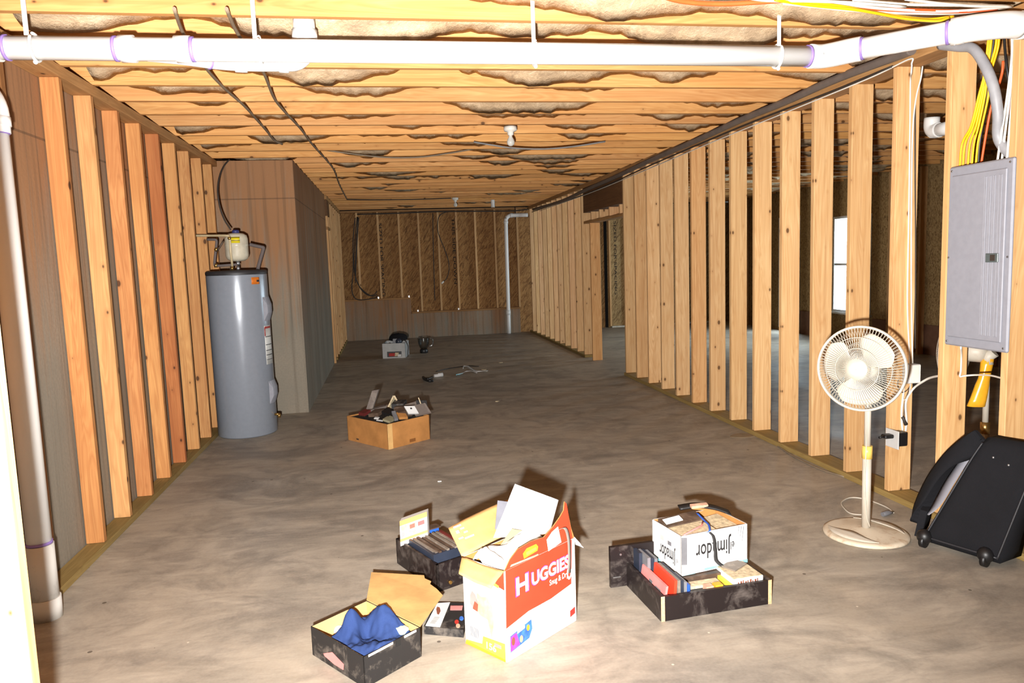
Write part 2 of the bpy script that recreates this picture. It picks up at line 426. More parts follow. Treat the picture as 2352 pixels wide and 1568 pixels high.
M_FANB = scuffed('dusty_white_plastic', C(208, 194, 172), C(160, 122, 84), .85, .5)
M_YCOL = plain('yellowed_plastic', C(226, 190, 96), .4)
M_WRAP = plain('orange_yellow_film', C(236, 170, 42), .25, 0, .6, .08)
M_BAG = cloth('black_nylon', C(18, 18, 20), C(40, 40, 44), 1.0)
M_MESHG = cloth('grey_lining', C(126, 126, 134), C(150, 150, 158))
M_PIPING = plain('black_piping', C(40, 40, 44), .5)
M_CARD = cardboard('brown_cardboard', C(178, 124, 70))
M_TAN = cardboard('tan_cardboard', C(206, 164, 106))
M_WCARD = plain('white_card', C(204, 202, 199), .6, 0, .3, .03)
M_GCARD = plain('grey_white_card', C(176, 176, 174), .7, 0, .3, .05)
M_RED = plain('red_card_print', C(226, 62, 38), .45, 0, .4, .04)
M_PAPER = plain('white_paper', C(214, 214, 213), .8, 0, .2, .01)
M_PAPERG = plain('grey_paper', C(96, 96, 104), .8)
M_KHAKI = plain('khaki_paper', C(130, 122, 96), .8)
M_SHOE = scuffed('black_box_card', C(34, 32, 32), C(126, 116, 106), .75, .6)
M_BLKW = scuffed('black_laminate', C(30, 23, 23), C(120, 110, 104), .5, .4)
M_CHIP = plain('raw_chipboard', C(196, 164, 124), .8, 0, .2, .12, 90)
M_BLUE = cloth('blue_cotton', C(24, 42, 86), C(58, 76, 120))
M_PINK = plain('pink_print', C(226, 130, 126), .5)
M_INK = plain('black_ink', C(36, 34, 36), .6)
M_INKB = plain('osb_ink', C(34, 24, 14), .8)
M_AQUA = plain('aqua_print', C(132, 206, 224), .5)
M_ORANGE = plain('orange_print', C(240, 158, 40), .5)
M_YELP = plain('yellow_print', C(248, 206, 70), .5)
M_VIOL = plain('violet_print', C(176, 66, 178), .5, 0, .4, .3, 40)
M_SKYB = plain('sky_blue_print', C(60, 110, 196), .5, 0, .4, .25, 40)
M_PEACH = plain('peach_print', C(196, 156, 132), .6, 0, .3, .15, 30)
M_BROWNP = plain('brown_print', C(126, 70, 50), .6)
M_BLUEC = plain('royal_blue', C(36, 84, 178), .5)
M_STRAPB = plain('black_webbing', C(40, 38, 38), .8)
M_STRAPG = plain('grey_webbing', C(120, 112, 104), .8)
M_GREYC = plain('grey_case', C(112, 112, 116), .4, 0, .5, .1)
M_NAVY = plain('navy_case', C(42, 48, 62), .4)
M_DUSTC = scuffed('dusty_clear_case', C(118, 108, 98), C(176, 164, 148), .8, .35)
M_DKRED = plain('dark_red_case', C(96, 34, 32), .5)
M_BRNC = scuffed('brown_case', C(74, 58, 48), C(126, 106, 88), .6, .5)
M_BEIGE = plain('beige_print', C(196, 178, 146), .6, 0, .3, .2, 60)
M_BULB = plain('frosted_bulb', C(200, 198, 190), .15, 0, .6)
M_PORC = plain('white_porcelain', C(224, 220, 210), .3)
M_STEEL = plain('galvanised_steel', C(180, 180, 182), .35, .9)
M_VINYL = plain('white_vinyl', C(226, 228, 230), .4)
M_GLASS = glass_mat('clear_pane')
M_JUG = glass_mat('clear_jug', (.86, .88, .88, 1), .08)
M_MINT = plain('mint_card', C(196, 214, 176), .7)
M_WGREY = scuffed('grey_driftwood', C(108, 98, 92), C(150, 140, 130), .6, .8)
# ------------------------------------------------------------------ the setting
ZJ, ZP = 2.4975, 2.434          # underside of joists, underside of top plates
YJ, DJ = 4.1058, .4064
YB = 14.60                       # back wall boards
XE = 7.12                        # far wall of the neighbouring bay
mb = MB(); mb.box((-2.2, -4.2, -.12), (7.6, 15.2, 0)); struct(build('floor', mb, M_FLOOR))
mb = MB(); mb.box((-2.2, -4.2, ZJ+.24), (7.6, 15.2, ZJ+.30)); struct(build('ceiling', mb, M_DECK))
mb = MB(); mb.box((-1.95, -4.2, 0), (-1.652, 7.53, ZJ-.065)); mb.box((-1.95, -4.2, ZJ-.065), (-1.70, 7.53, ZJ-.003)); mb.box((-1.95, -4.2, ZJ), (-1.70, 15.0, ZJ+.238)); struct(build('wall_left', mb, M_CONC, loc=(0, 0, 0)))
mb = MB(); mb.box((-1.95, 7.532, 0), (-.85, 11.2, ZJ-.003)); struct(build('wall_corner', mb, M_CONC2, loc=(0, 0, 0)))
mb = MB(); mb.box((-1.95, 11.202, 0), (-1.5, 15.0, ZJ-.003)); struct(build('dark_closure', mb, M_DARK))  # unseen dark closure behind the far studs, added to stop light leaking in
wb = MB(); wb.box((-1.5, YB, 0), (4.40, YB+.02, ZJ-.003)); wb = struct(build('wall_back', wb, M_OSB, loc=(0, 0, 0)))
mb = MB(); mb.box((-.88, 14.51, 0), (.43, YB-.002, .765)); mb.box((.432, 14.51, 0), (2.60, YB-.002, .478)); build('concrete_ledge', mb, M_CONC3, wb)
mb = MB(); mb.box((-.86, 14.49, .767), (.44, YB-.003, .80)); build('ledge_sill_board', mb, W_PLATEX, wb)
mb = MB(); mb.box((.442, 14.49, .48), (2.60, YB-.003, .513)); build('ledge_sill_board', mb, W_PLATEX, wb)
for i, (x, z) in enumerate(((-.19, .80), (.40, .80), (.56, .513), (1.36, .513))):
    mb = MB(); mb.box((x-.012, 14.488, z), (x+.012, 14.50, z+.035)); build('anchor_bolt', mb, M_STEEL, wb)
mb = MB(); mb.box((4.47, YB, 0), (XE+.2, YB+.02, ZJ-.003)); struct(build('wall_rear', mb, M_OSB2))
mb = MB(); mb.box((-2, YB+.12, 0), (7.6, YB+.2, ZJ+.238)); struct(build('dark_backing', mb, M_DARK))  # dark backing added behind the boards, keeps sky light out of the slot
# far wall of the neighbouring bay: boards with one double-hung window and an unseen glazed door added for daylight
we = MB(); WY = ((9.93, 10.88, .45, 1.96), (11.85, 12.55, .05, 2.05))
yy = [2.0] + [v for w in WY for v in w[:2]] + [YB]
for a, b in zip(yy[0::2], yy[1::2]): we.box((XE, a, 0), (XE+.03, b, ZJ+.238))
for y0, y1, z0, z1 in WY: we.box((XE, y0, z1), (XE+.03, y1, ZJ+.238)); we.box((XE, y0, 0), (XE+.03, y1, z0))
we = struct(build('wall_right', we, M_OSB2))
mb = MB(); mb.box((XE-.03, 2.0, 0), (XE-.002, 9.85, .40)); mb.box((XE-.03, 10.95, 0), (XE-.002, 11.8, .40)); build('concrete_kerb', mb, plain('brown_concrete', C(112, 78, 58), .9), we)
mb = MB(); mb.box((-2, -4.2, 0), (7.6, -4.0, ZJ+.238)); struct(build('wall_front', mb, M_CONC, loc=(0, 0, 0)))
mb = MB(); mb.box((7.2, -4.2, 0), (7.4, 2.0, ZJ+.238)); struct(build('wall_end', mb, M_DARK))
def window(nm, y0, y1, z0, z1, sill=True):
    r = bpy.data.objects.new(nm, None); COL.objects.link(r); r.location = (XE+.02, (y0+y1)/2, z0); r['kind'] = 'structure'
    mb = MB(); t = .035
    for lo, hi in (((XE-.01, y0, z0), (XE+.05, y0+t, z1)), ((XE-.01, y1-t, z0), (XE+.05, y1, z1)), ((XE-.01, y0+t, z1-t), (XE+.05, y1-t, z1)), ((XE-.01, y0+t, z0), (XE+.05, y1-t, z0+t)), ((XE+.005, y0+t, (z0+z1)/2-.018), (XE+.04, y1-t, (z0+z1)/2+.018))):
        mb.box(lo, hi)
    build('window_frame', mb, M_VINYL, r)
    mb = MB(); mb.box((XE+.02, y0+t, z0+t), (XE+.024, y1-t, z1-t)); build('pane', mb, M_GLASS, r)
    if sill:
        mb = MB(); mb.box((XE-.05, y0-.03, z0-.03), (XE+.04, y1+.03, z0)); build('window_sill', mb, M_VINYL, r)
    return r
window('window_1', *WY[0]); window('unseen_door', *WY[1], sill=False)  # second opening is unseen, added to throw daylight on the floor

# ------------------------------------------------------------------ framing: studs, plates, header, joists
def board_mesh(nm, dx, dy, dz, m, bev=.0022):
    mb = MB(); mb.box((-dx/2, -dy/2, 0), (dx/2, dy/2, dz), bev=bev)
    o = build(nm, mb, m, loc=(0, 0, 0)); return o
HS = ZP-.038
def series(nm, dims, m, items, cat, group):
    """items: [(x, y, z, label, tint)] - each a board of its own, sharing one shape"""
    first = None; out = []
    for x, y, z, lab, tint in items:
        if first is None: o = first = board_mesh(nm, *dims, m); o.location = (x, y, z)
        else: o = dup(first, (x, y, z))
        tag(o, lab, cat, group); o.color = tint; out.append(o)
    return out
T = lambda r, g, b: (r, g, b, 1)
N1 = T(1, 1, 1)
# against the left concrete wall
tl = [T(.72, .62, .52), T(.9, .74, .58), T(1.0, .98, .9), T(1.0, .8, .66), T(1.02, .88, .7), T(.86, .56, .42), T(1.02, .98, .84), T(.95, .88, .78), T(1.02, .96, .84), T(1.02, .98, .86)]
look = ['dull brown', 'broad brown', 'pale stamped', 'reddish knotty', 'orange', 'dark red-brown', 'yellowish', 'greyish tan', 'light tan', 'pale']
series('wall_stud', (.089, .038, HS), W_OLD, [(-1.6005, (4.0751+.4033*(k-1) if k else 3.49)+.019, .038, f'{look[k]} stud on the left concrete wall, {nth(k+1)} from the floor pipe', tl[k]) for k in range(10)], 'wall stud', 'studs along the left concrete wall')
# near right stud wall (five-and-a-half-inch studs)
tr = [T(1.0, .97, .9), T(1.0, .92, .82), T(1.03, 1.0, .95), T(1.04, 1.02, .97), T(1.05, 1.03, .98), T(.98, .86, .72), T(1.02, .98, .9), T(.98, .95, .85), T(1.0, .97, .88), T(1.02, .98, .88), T(1.0, .95, .85), T(.98, .92, .8), T(1.0, .94, .82), T(1.0, .94, .8), T(1.0, .95, .84)]
extra = {5: ' with a dark resin streak', 6: ' with many knots', 9: ' with a curved brown mark', 12: ' carrying the switch box', 13: ' under the grey breaker panel', 14: ' beside the panel at the frame edge'}
series('wall_stud', (.14, .038, HS), W_STUD, [(2.816+.07, 8.4991-.397*k+.019, .038, f'pine stud{extra.get(k, "")}, {nth(k+1)} from the doorway towards the panel', tr[k]) for k in range(15)], 'wall stud', 'studs of the near right wall')
YF = [10.36, 10.763, 11.15, 11.54, 11.91, 12.29, 12.68, 13.06, 13.46, 13.83, 14.22]
series('wall_stud', (.14, .038, HS), W_STUD, [(2.80+.07, y+.019, .038, f'pine stud beyond the doorway, {nth(i+1)} from the doorway towards the back wall', T(1, .97-.02*(i % 3), .92-.03*(i % 2))) for i, y in enumerate(YF)], 'wall stud', 'studs of the right wall beyond the doorway')
series('door_jack_stud', (.14, .038, 1.93-.0), W_STUD, [(2.80+.085, 9.99, .0, 'short orange jack stud under the far end of the doorway header', T(.98, .84, .68))], 'wall stud', None)
series('cripple_stud', (.14, .038, .11), W_STUD, [(2.89, y+.019, 1.972, f'short cripple block over the doorway, {nth(i+1)} from the far jamb', T(1, .95-.08*(i == 2), .9-.1*(i == 2))) for i, y in enumerate((9.92, 9.52, 9.08, 8.66))], 'cripple stud', 'blocks over the doorway')
mb = MB(); mb.box((2.82, 8.545, 2.09), (2.95, 10.33, ZP-.002), bev=.002); tag(build('door_header', mb, W_HEAD), 'dark brown header board over the doorway in the right wall', 'header')
mb = MB(); mb.box((2.82, 8.545, 1.934), (2.955, 10.33, 1.970), bev=.002); tag(build('door_head_plate', mb, W_PLATE), 'flat board under the short blocks, top of the doorway opening', 'framing board')
# back wall furring
XB = [-.523, -.128, .271, .648, 1.029, 1.387, 1.757, 2.148, 2.60]
bk = []
for i, x in enumerate(XB):
    z0 = .802 if x < .43 else .515
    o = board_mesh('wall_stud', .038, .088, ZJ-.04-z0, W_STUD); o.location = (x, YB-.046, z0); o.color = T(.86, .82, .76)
    tag(o, f'stud on the dark strand board back wall, {nth(i+1)} from the left corner', 'wall stud', 'studs of the back wall')
mb = MB(); mb.box((-.85, YB-.09, ZJ-.039), (2.78, YB-.002, ZJ-.003)); tag(build('top_plate', mb, W_PLATEX), 'top plate running along the head of the back wall', 'wall plate')
# left wall beyond the concrete corner
YL2 = [11.72, 12.08, 12.46, 12.84, 13.22, 13.62, 14.0, 14.34]
series('wall_stud', (.12, .038, HS), W_STUD, [(-.885, y+.019, .038, f'stud in the left wall past the concrete corner, {nth(i+1)} going to the back wall', T(.95, .9, .82)) for i, y in enumerate(YL2)], 'wall stud', 'studs of the far left wall')
series('door_jack_stud', (.12, .038, 2.0), W_STUD, [(-.885, 11.29, 0, 'jack stud right against the end of the concrete corner wall', T(.95, .86, .76))], 'wall stud', None)
series('cripple_stud', (.12, .038, .16), W_STUD, [(-.885, y, 2.04, f'cripple block over the narrow gap past the concrete corner, {w}', T(.95, .88, .78)) for y, w in ((11.30, 'next to the concrete'), (11.60, 'next to the first full stud'))], 'cripple stud', 'blocks past the concrete corner')
mb = MB(); mb.box((-.945, 11.25, 2.002), (-.826, 11.7, 2.038)); tag(build('door_head_plate', mb, W_PLATE), 'flat board under the two blocks past the concrete corner', 'framing board')
mb = MB(); mb.box((-.945, 11.25, 2.202), (-.826, 11.7, ZP-.002)); tag(build('door_header', mb, W_HEAD), 'dark header above the narrow gap past the concrete corner', 'header')
# plates
def plate(x0, y0, x1, y1, z0, z1, m, lab, nm):
    mb = MB(); mb.box((x0, y0, z0), (x1, y1, z1), bev=.002); o = build(nm, mb, m); tag(o, lab, 'wall plate'); return o
plate(-1.645, 3.45, -1.545, 7.50, .0, .036, W_TREAT, 'greenish bottom plate under the studs of the left concrete wall', 'bottom_plate')
plate(-1.69, 2.6, -1.545, 7.50, ZP+.001, ZJ-.004, W_PLATE, 'brown top plate over the studs of the left concrete wall', 'top_plate')
plate(2.805, 2.5, 2.962, 8.56, .0, .036, W_TREAT, 'greenish bottom plate under the right stud wall, behind the fan', 'bottom_plate')
plate(2.805, 2.5, 2.962, 14.5, ZP+.001, ZJ-.004, W_PLATE, 'long top plate over the right stud wall', 'top_plate')
plate(2.79, 10.32, 2.945, 14.5, .0, .036, W_TREAT, 'bottom plate of the right wall beyond the doorway', 'bottom_plate')
plate(-.95, 11.66, -.822, 14.5, .0, .036, W_TREAT, 'bottom plate of the left wall past the concrete corner', 'bottom_plate')
plate(-.95, 11.23, -.822, 14.5, ZP+.001, ZJ-.004, W_PLATE, 'top plate of the left wall past the concrete corner', 'top_plate')
# near stud cut by the left edge of the frame
o = board_mesh('wall_stud', .089, .038, HS+.03, W_STUD); o.location = (-.851-.0445, 1.77, 0); o.color = T(1.1, 1.08, 1.0)
tag(o, 'bright pale stud standing alone in front of the floor drain pipe', 'wall stud')
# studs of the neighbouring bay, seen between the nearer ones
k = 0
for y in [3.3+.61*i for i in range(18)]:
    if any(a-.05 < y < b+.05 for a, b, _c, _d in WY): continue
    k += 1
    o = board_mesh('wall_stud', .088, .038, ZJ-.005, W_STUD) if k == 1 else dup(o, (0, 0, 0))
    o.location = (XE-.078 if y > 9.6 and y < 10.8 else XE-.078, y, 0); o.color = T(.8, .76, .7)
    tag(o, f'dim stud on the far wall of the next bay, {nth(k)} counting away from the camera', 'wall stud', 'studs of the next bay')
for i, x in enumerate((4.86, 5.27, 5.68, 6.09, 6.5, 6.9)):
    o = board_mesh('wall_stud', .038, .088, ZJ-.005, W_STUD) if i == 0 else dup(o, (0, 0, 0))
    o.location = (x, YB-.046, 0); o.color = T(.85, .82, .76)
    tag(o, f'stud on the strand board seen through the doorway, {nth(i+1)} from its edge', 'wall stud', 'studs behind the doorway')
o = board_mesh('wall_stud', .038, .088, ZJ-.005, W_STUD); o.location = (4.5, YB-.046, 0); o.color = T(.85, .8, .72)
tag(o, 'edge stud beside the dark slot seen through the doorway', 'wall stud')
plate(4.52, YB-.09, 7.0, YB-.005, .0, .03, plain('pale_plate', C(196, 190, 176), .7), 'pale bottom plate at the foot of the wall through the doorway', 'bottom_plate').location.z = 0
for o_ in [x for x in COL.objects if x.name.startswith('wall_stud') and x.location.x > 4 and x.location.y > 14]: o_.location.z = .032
# printing on the strand boards
text('printed_lettering', 'SIZED FOR SPACING', py(869, 512, YB-.001), (0, 0, -1), (1, 0, 0), .085, M_INKB, wb, .0008, 1.42, .012)
text('printed_lettering', 'THIS SIDE DOWN', py(1037, 500, YB-.001), (0, 0, -1), (1, 0, 0), .08, M_INKB, wb, .0008, 1.3, .012)
text('printed_lettering', 'SPACING', py(1133, 530, YB-.001), (0, 0, -1), (1, 0, 0), .07, M_INKB, wb, .0008, .8, .008)
text('printed_lettering', 'SIZED FOR SPACING', py(1409, 507, YB-.001), (0, 0, -1), (1, 0, 0), .075, M_INKB, bpy.data.objects['wall_rear'], .0008, 1.5, .010)
# joists
jm = None; JY = []
ks = list(range(-4, 26))
for n, k in enumerate(ks):
    y = YJ + DJ*k
    if y > 14.4: continue
    x0 = -1.66 if y < 7.5 else -.93
    if jm is None or abs((x0) - jx) > 1e-6:
        mb = MB(); mb.box((x0, -.019, 0), (7.1, .019, .235), bev=.0022); jm = build('ceiling_joist', mb, W_JOIST, loc=(0, 0, 0)); jx = x0; o = jm
    else: o = dup(jm, (0, 0, 0))
    o.location = (0, y+.019, ZJ); rr = random.random()
    o.color = T(1.0+.06*rr, .98+.05*rr, .94+.16*random.random()-.04)
    if k < -1: w = {-2: 'joist right in front of the white drain pipe, at the top edge', -3: 'joist over the camera side of the room, in front of the drain pipe', -4: 'joist nearest the camera overhead'}[k]
    else: w = f'orange pine ceiling joist, {nth(k+2)} behind the white drain pipe'
    tag(o, w, 'ceiling joist', 'ceiling joists')
    JY.append((k, y))
# insulation in each bay
for k, y in JY[:-1]:
    x0 = -1.54 if y < 7.4 else -.84
    x1 = 7.0; nx = int((x1-x0)/.04); mb = MB(); mb.sm = True; rings = []
    for i in range(nx+1):
        x = x0+(x1-x0)*i/nx; sx = x + k*7.3
        h = .44 + 1.25*mn.noise(V((sx*1.5, k*3.7, 0))) + .35*mn.noise(V((sx*4.2, k*1.3, 4))) + .16*mn.noise(V((sx*11, k*1.3, 4)))
        seamy = mn.noise(V((sx*.5, 9, k)))
        if k == -3: h = .9 + .5*h - 1.15*max(0, min(1, (x-.1)/.9))
        if k == -2: h -= .05 + .28*max(0, min(1, (x-.0)/.8))
        if 3.0 < x: h -= .12
        h = max(-.18, min(1.15, h))
        ring = []
        for j in range(7):
            v = j/6; yy = y+.041 + (DJ-.0425)*v
            f = .013*mn.noise(V((x*16, yy*16, k))) + .008*mn.noise(V((x*45, yy*45, k)))
            z = ZJ + .018 + .088*h + (1-v)**.9*.17 + f
            ring.append(mb.bm.verts.new((x, yy, z)))
        ring.append(mb.bm.verts.new((x, y+DJ-.0015, ZJ+.23))); ring.append(mb.bm.verts.new((x, y+.041, ZJ+.23)))
        rings.append(ring)
    for a, b in zip(rings, rings[1:]):
        for j in range(9): mb._f([a[j], b[j], b[(j+1) % 9], a[(j+1) % 9]])
    mb._f(rings[0]); mb._f(rings[-1][::-1])
    w = f'fluffy brown insulation batt behind the {nth(k+2)} joist past the drain pipe' if k >= -1 else {-2: 'insulation batt directly above the white drain pipe', -3: 'shaggy tan insulation hanging lowest at the top edge', -4: 'insulation batt over the camera'}[k]
    tag(build('insulation_batt', mb, M_FLUFF), w, 'insulation', 'insulation batts between the joists')
# ------------------------------------------------------------------ drain pipes
ZD, RD = 2.36, .0465
def cuff(nm, p, d, ln, r, m, par):
    d = V(d).normalized(); mb = MB(); mb.tube([V(p)-d*ln/2, V(p)+d*ln/2], r, 24); return build(nm, mb, m, par)
dp = thing('drain_pipe', 'long white plastic drain pipe slung across the room under the joists', 'pipe', (.6, 3.3, ZD))
A0, A1, A2, A3, A4 = V((-1.645, 3.31, ZD)), V((2.08, 3.295, ZD)), V((2.16, 3.20, ZD)), V((2.50, 2.845, ZD)), V((2.60, 2.80, ZD))
mb = MB(); mb.tube([A0, A1], RD, 28); build('pipe', mb, M_PVC, dp)
mb = MB(); mb.tube(smooth_path([A1-V((.06, 0, 0)), A1+V((.01, -.006, 0)), A2, A2+V((.035, -.037, 0))], 4), RD+.008, 24); build('elbow', mb, M_PVC, dp)
mb = MB(); mb.tube([A2, A3], RD, 28); build('pipe', mb, M_PVC, dp)
mb = MB(); mb.tube(smooth_path([A3-V((.04, -.042, 0)), A3, A4, A4+V((.07, -.002, 0))], 4), RD+.008, 24); build('elbow', mb, M_PVC, dp)
mb = MB(); mb.tube([A4, V((3.6, 2.80, ZD+.01))], RD, 28); build('pipe', mb, M_PVC, dp)
X = V((1, 0, 0)); D45 = (A3-A2).normalized()
cuff('coupling', (-.99, 3.305, ZD), X, .055, RD+.007, M_PVC, dp)
cuff('coupling', (-1.50, 3.308, ZD), X, .07, RD+.007, M_PVC, dp)
cuff('wye_hub', (-.775, 3.30, ZD), X, .06, RD+.007, M_PVC, dp)
cuff('coupling', A3-D45*.06, D45, .05, RD+.0095, M_PVC, dp)
cuff('coupling', A4+V((.09, 0, 0)), X, .04, RD+.0095, M_PVC, dp)
for p, d in (((-1.44, 3.308, ZD), X), ((-1.035, 3.305, ZD), X), ((-.738, 3.30, ZD), X), (A2+D45*.055, D45), (A1-V((.072, 0, 0)), X), (A3-D45*.098, D45)):
    cuff('primer_ring', p, d, .012, RD+.0035, M_PURPLE, dp)
B = [V((-.92, 3.31, ZD)), V((-.80, 3.36, ZD)), V((-.67, 3.43, ZD)), V((-.56, 3.455, ZD)), V((-.42, 3.455, ZD)), V((-.345, 3.457, ZD+.006)), V((-.308, 3.46, ZD+.05)), V((-.303, 3.46, ZD+.12))]
mb = MB(); mb.tube(smooth_path(B, 5), RD, 24); build('branch_pipe', mb, M_PVC, dp)
cuff('coupling', (-.58, 3.4535, ZD), (1, .1, 0), .05, RD+.006, M_PVC, dp)
cuff('coupling', (-.40, 3.456, ZD), X, .04, RD+.006, M_PVC, dp)
cuff('primer_ring', (-.70, 3.418, ZD), (.87, .5, 0), .008, RD+.003, M_PURPLE, dp)
mb = MB(); mb.tube([(-.303, 3.46, ZD+.11), (-.303, 3.46, ZD+.20)], RD, 24); build('riser_pipe', mb, M_PVC, dp)
cuff('coupling', (-.303, 3.46, ZD+.105), (0, 0, 1), .05, RD+.008, M_PVC, dp)
# straps that carry it
for i, (x, w) in enumerate(((-1.345, 'near the left stud wall'), (-.485, 'between the branch joint and the riser'), (.685, 'over the middle of the room'), (1.845, 'beside the right-hand elbow'))):
    t = thing('pipe_hanger', f'white plastic pipe hanger strap {w}', 'pipe hanger', (x, 3.30, ZD-.06), 'hangers of the drain pipe')
    mb = MB(); mb.box((x-.0085, 3.262, ZD+RD-.01), (x+.0085, 3.266, 2.60)); build('strap', mb, M_HANG, t)
    mb = MB(); mb.tube([V((x+.012, 3.302+(RD+.006)*math.cos(a), ZD+(RD+.006)*math.sin(a))) for a in [PI*.75+2*PI*k/24*.93 for k in range(25)]], .0065, 6); build('hook', mb, M_HANG, t)
    mb = MB(); mb.ball((x+.012, 3.29, ZD-RD-.012), .009, seg=10); build('hook_tip', mb, M_HANG, t)
# the floor drain pipe by the left wall
fp = thing('drain_pipe', 'white vertical drain pipe with a scuffed foot, standing in front of the left concrete wall', 'pipe', (-1.515, 3.30, 0))
mb = MB(); mb.tube([(-1.515, 3.30, .30), (-1.512, 3.30, 2.06)], .048, 24); build('pipe', mb, M_PVC, fp)
mb = MB(); mb.tube([(-1.515, 3.30, .08), (-1.515, 3.30, .325)], .054, 24); build('foot_pipe', mb, M_PVCD, fp)
mb = MB(); mb.tube([(-1.515, 3.30, .0), (-1.515, 3.30, .09)], .06, 24); build('floor_collar', mb, M_PVCD, fp)
cuff('primer_ring', (-1.515, 3.30, .332), (0, 0, 1), .012, .0505, M_PURPLE, fp)
mb = MB(); mb.tube(smooth_path([(-1.512, 3.30, 2.03), (-1.512, 3.30, 2.12), (-1.535, 3.30, 2.18), (-1.572, 3.30, 2.215), (-1.592, 3.30, 2.25)], 4), .0545, 24); build('elbow', mb, M_PVC, fp)
cuff('coupling', (-1.512, 3.30, 2.075), (0, 0, 1), .035, .059, M_PVC, fp)
cuff('primer_ring', (-1.512, 3.30, 2.03), (0, 0, 1), .01, .0505, M_PURPLE, fp)
# the thin one on the back wall
bp_ = thing('drain_pipe', 'thin white pipe standing against the far back wall, turning into the right wall', 'pipe', (2.34, 14.42, 0))
a, b, c = V((2.345, 14.42, 0)), V((2.36, 14.42, 2.25)), V((2.80, 14.41, 2.33))
mb = MB(); mb.tube(smooth_path([a, (2.352, 14.42, 1.2), (2.36, 14.42, 2.17), (2.375, 14.42, 2.27), (2.44, 14.42, 2.325), (2.55, 14.42, 2.33), c], 5), .038, 16); build('pipe', mb, M_PVC, bp_)
cuff('coupling', (2.346, 14.42, .42), (0, 0, 1), .10, .045, M_PVC, bp_)
cuff('coupling', (2.47, 14.42, 2.33), X, .05, .045, M_PVC, bp_)
cuff('coupling', (2.36, 14.42, 2.20), (0, 0, 1), .05, .045, M_PVC, bp_)
mb = MB(); mb.tube([(2.55, 14.42, 2.25), (2.55, 14.42, ZJ-.005)], .008, 6); build('hanger_strap', mb, M_CABD, bp_)
mb = MB(); mb.tube([(1.885, 12.87, ZJ-.115), (1.885, 12.87, ZJ+.12)], .033, 16); tag(build('pipe_stub', mb, M_PVC), 'short white pipe stub hanging from the far ceiling', 'pipe')
st = thing('pipe_stub', 'white pipe elbow poking out behind the studs above the breaker panel', 'pipe', (3.6, 4.2, 2.0))
mb = MB(); mb.tube([pX(2195, 290, 3.75), pX(2150, 300, 3.75)], .045, 18); build('pipe', mb, M_PVC, st)
mb = MB(); mb.tube(smooth_path([pX(2158, 298, 3.75), pX(2146, 300, 3.75), pX(2140, 292, 3.75), pX(2141, 270, 3.75)], 4), .05, 18); build('elbow', mb, M_PVC, st)

# ------------------------------------------------------------------ cables
XC = 2.765
wire('service_cable', [pX(1225, 481, XC), pX(1290, 462, XC), pX(1350, 434, XC), pX(1420, 403, XC), pX(1500, 365, XC), pX(1600, 322, XC), pX(1700, 276, XC), pX(1800, 235, XC), pX(1900, 190, XC), pX(1980, 158, XC), pX(2062, 128, XC), V((2.755, 3.55, 2.468))], .025, plain('taupe_bundle', C(104, 94, 88), .55), 'thick taupe cable bundle following the right top plate to the drain pipe', n=6, seg=12)
wire('service_cable', [V((2.765, 3.36, 2.44)), V((2.77, 3.25, 2.40)), pX(2235, 112, 2.775), pX(2262, 150, 2.78), pX(2282, 200, 2.79), pX(2292, 260, 2.81), pX(2294, 320, 2.84), V((2.86, 3.0, 1.842))], .023, plain('grey_service_jacket', C(150, 150, 154), .5), 'thick grey cable curving down from behind the drain pipe into the breaker panel', n=6, seg=14)
wire('electrical_cable', [p-V((0, 0, .022)) for p in (pX(1222, 484, 2.792), pX(1350, 440, 2.792), pX(1500, 372, 2.792), pX(1700, 285, 2.792), pX(1900, 206, 2.792), pX(2050, 143, 2.792))], .007, M_CABD, 'dark thin cable beneath the thick grey service cable', group='cables on the right wall')
wire('electrical_cable', [pX(1240, 484, 2.794), pX(1353, 444, 2.794), pX(1470, 396, 2.794), pX(1640, 325, 2.794), pX(1830, 248, 2.794), pX(2000, 178, 2.794), pX(2088, 136, 2.794), pX(2094, 147, 2.795), pX(2093, 168, 2.796), py(2091, 190, 3.722), py(2090, 300, 3.728), py(2088, 450, 3.728), py(2086, 560, 3.728), py(2084, 700, 3.728), py(2090, 836, 3.72)], .0045, M_WHT, 'thin white cable along the top plate and down the stud to the upper switch box', group='cables on the right wall')
wire('electrical_cable', [py(x, y, 3.726) for x, y in ((2119, 152), (2115, 180), (2104, 225), (2097, 290), (2094, 400), (2093, 650), (2096, 836))], .0045, M_WHT, 'second white cable running down the face of the switch box stud', group='cables on the right wall')
wire('electrical_cable', [py(x, y, 3.728) for x, y in ((2102, 240), (2102, 400), (2103, 560), (2102, 800))], .004, M_CABD, 'dark cable on the shaded side of the switch box stud', group='cables on the right wall')
# bundle going into the panel
def drop(px, X, m, lab, r=.0055):
    wire('electrical_cable', [pX(x, y, X + dx) for x, y, dx in px], r, m, lab, group='cables entering the breaker panel')
E0 = V((0, 0, 0))
for i, (x0, x1, x2, w) in enumerate(((2272, 2262, 2204, 'leftmost'), (2275, 2265, 2211, 'second from the left'), (2279, 2267, 2222, 'third from the left'), (2290, 2270, 2231, 'fourth from the left'), (2296, 2276, 2240, 'fifth from the left'))):
    drop([(x0, 62, 0), (x0-4, 110, 0), (x1-1, 170, .01), (x1-14+i*2, 220, .015), ((x1+x2)/2-3, 290, .02), (x2+6, 330, .02), (x2, 392, .02)], 2.85+.006*i, M_YEL, f'yellow cable dropping into the breaker panel, {w}')
drop([(2288, 60, 0), (2280, 110, 0), (2272, 180, .01), (2262, 260, .02), (2250, 330, .02), (2246, 388, .02)], 2.89, M_BLK, 'black cable dropping into the panel among the yellow ones', .008)
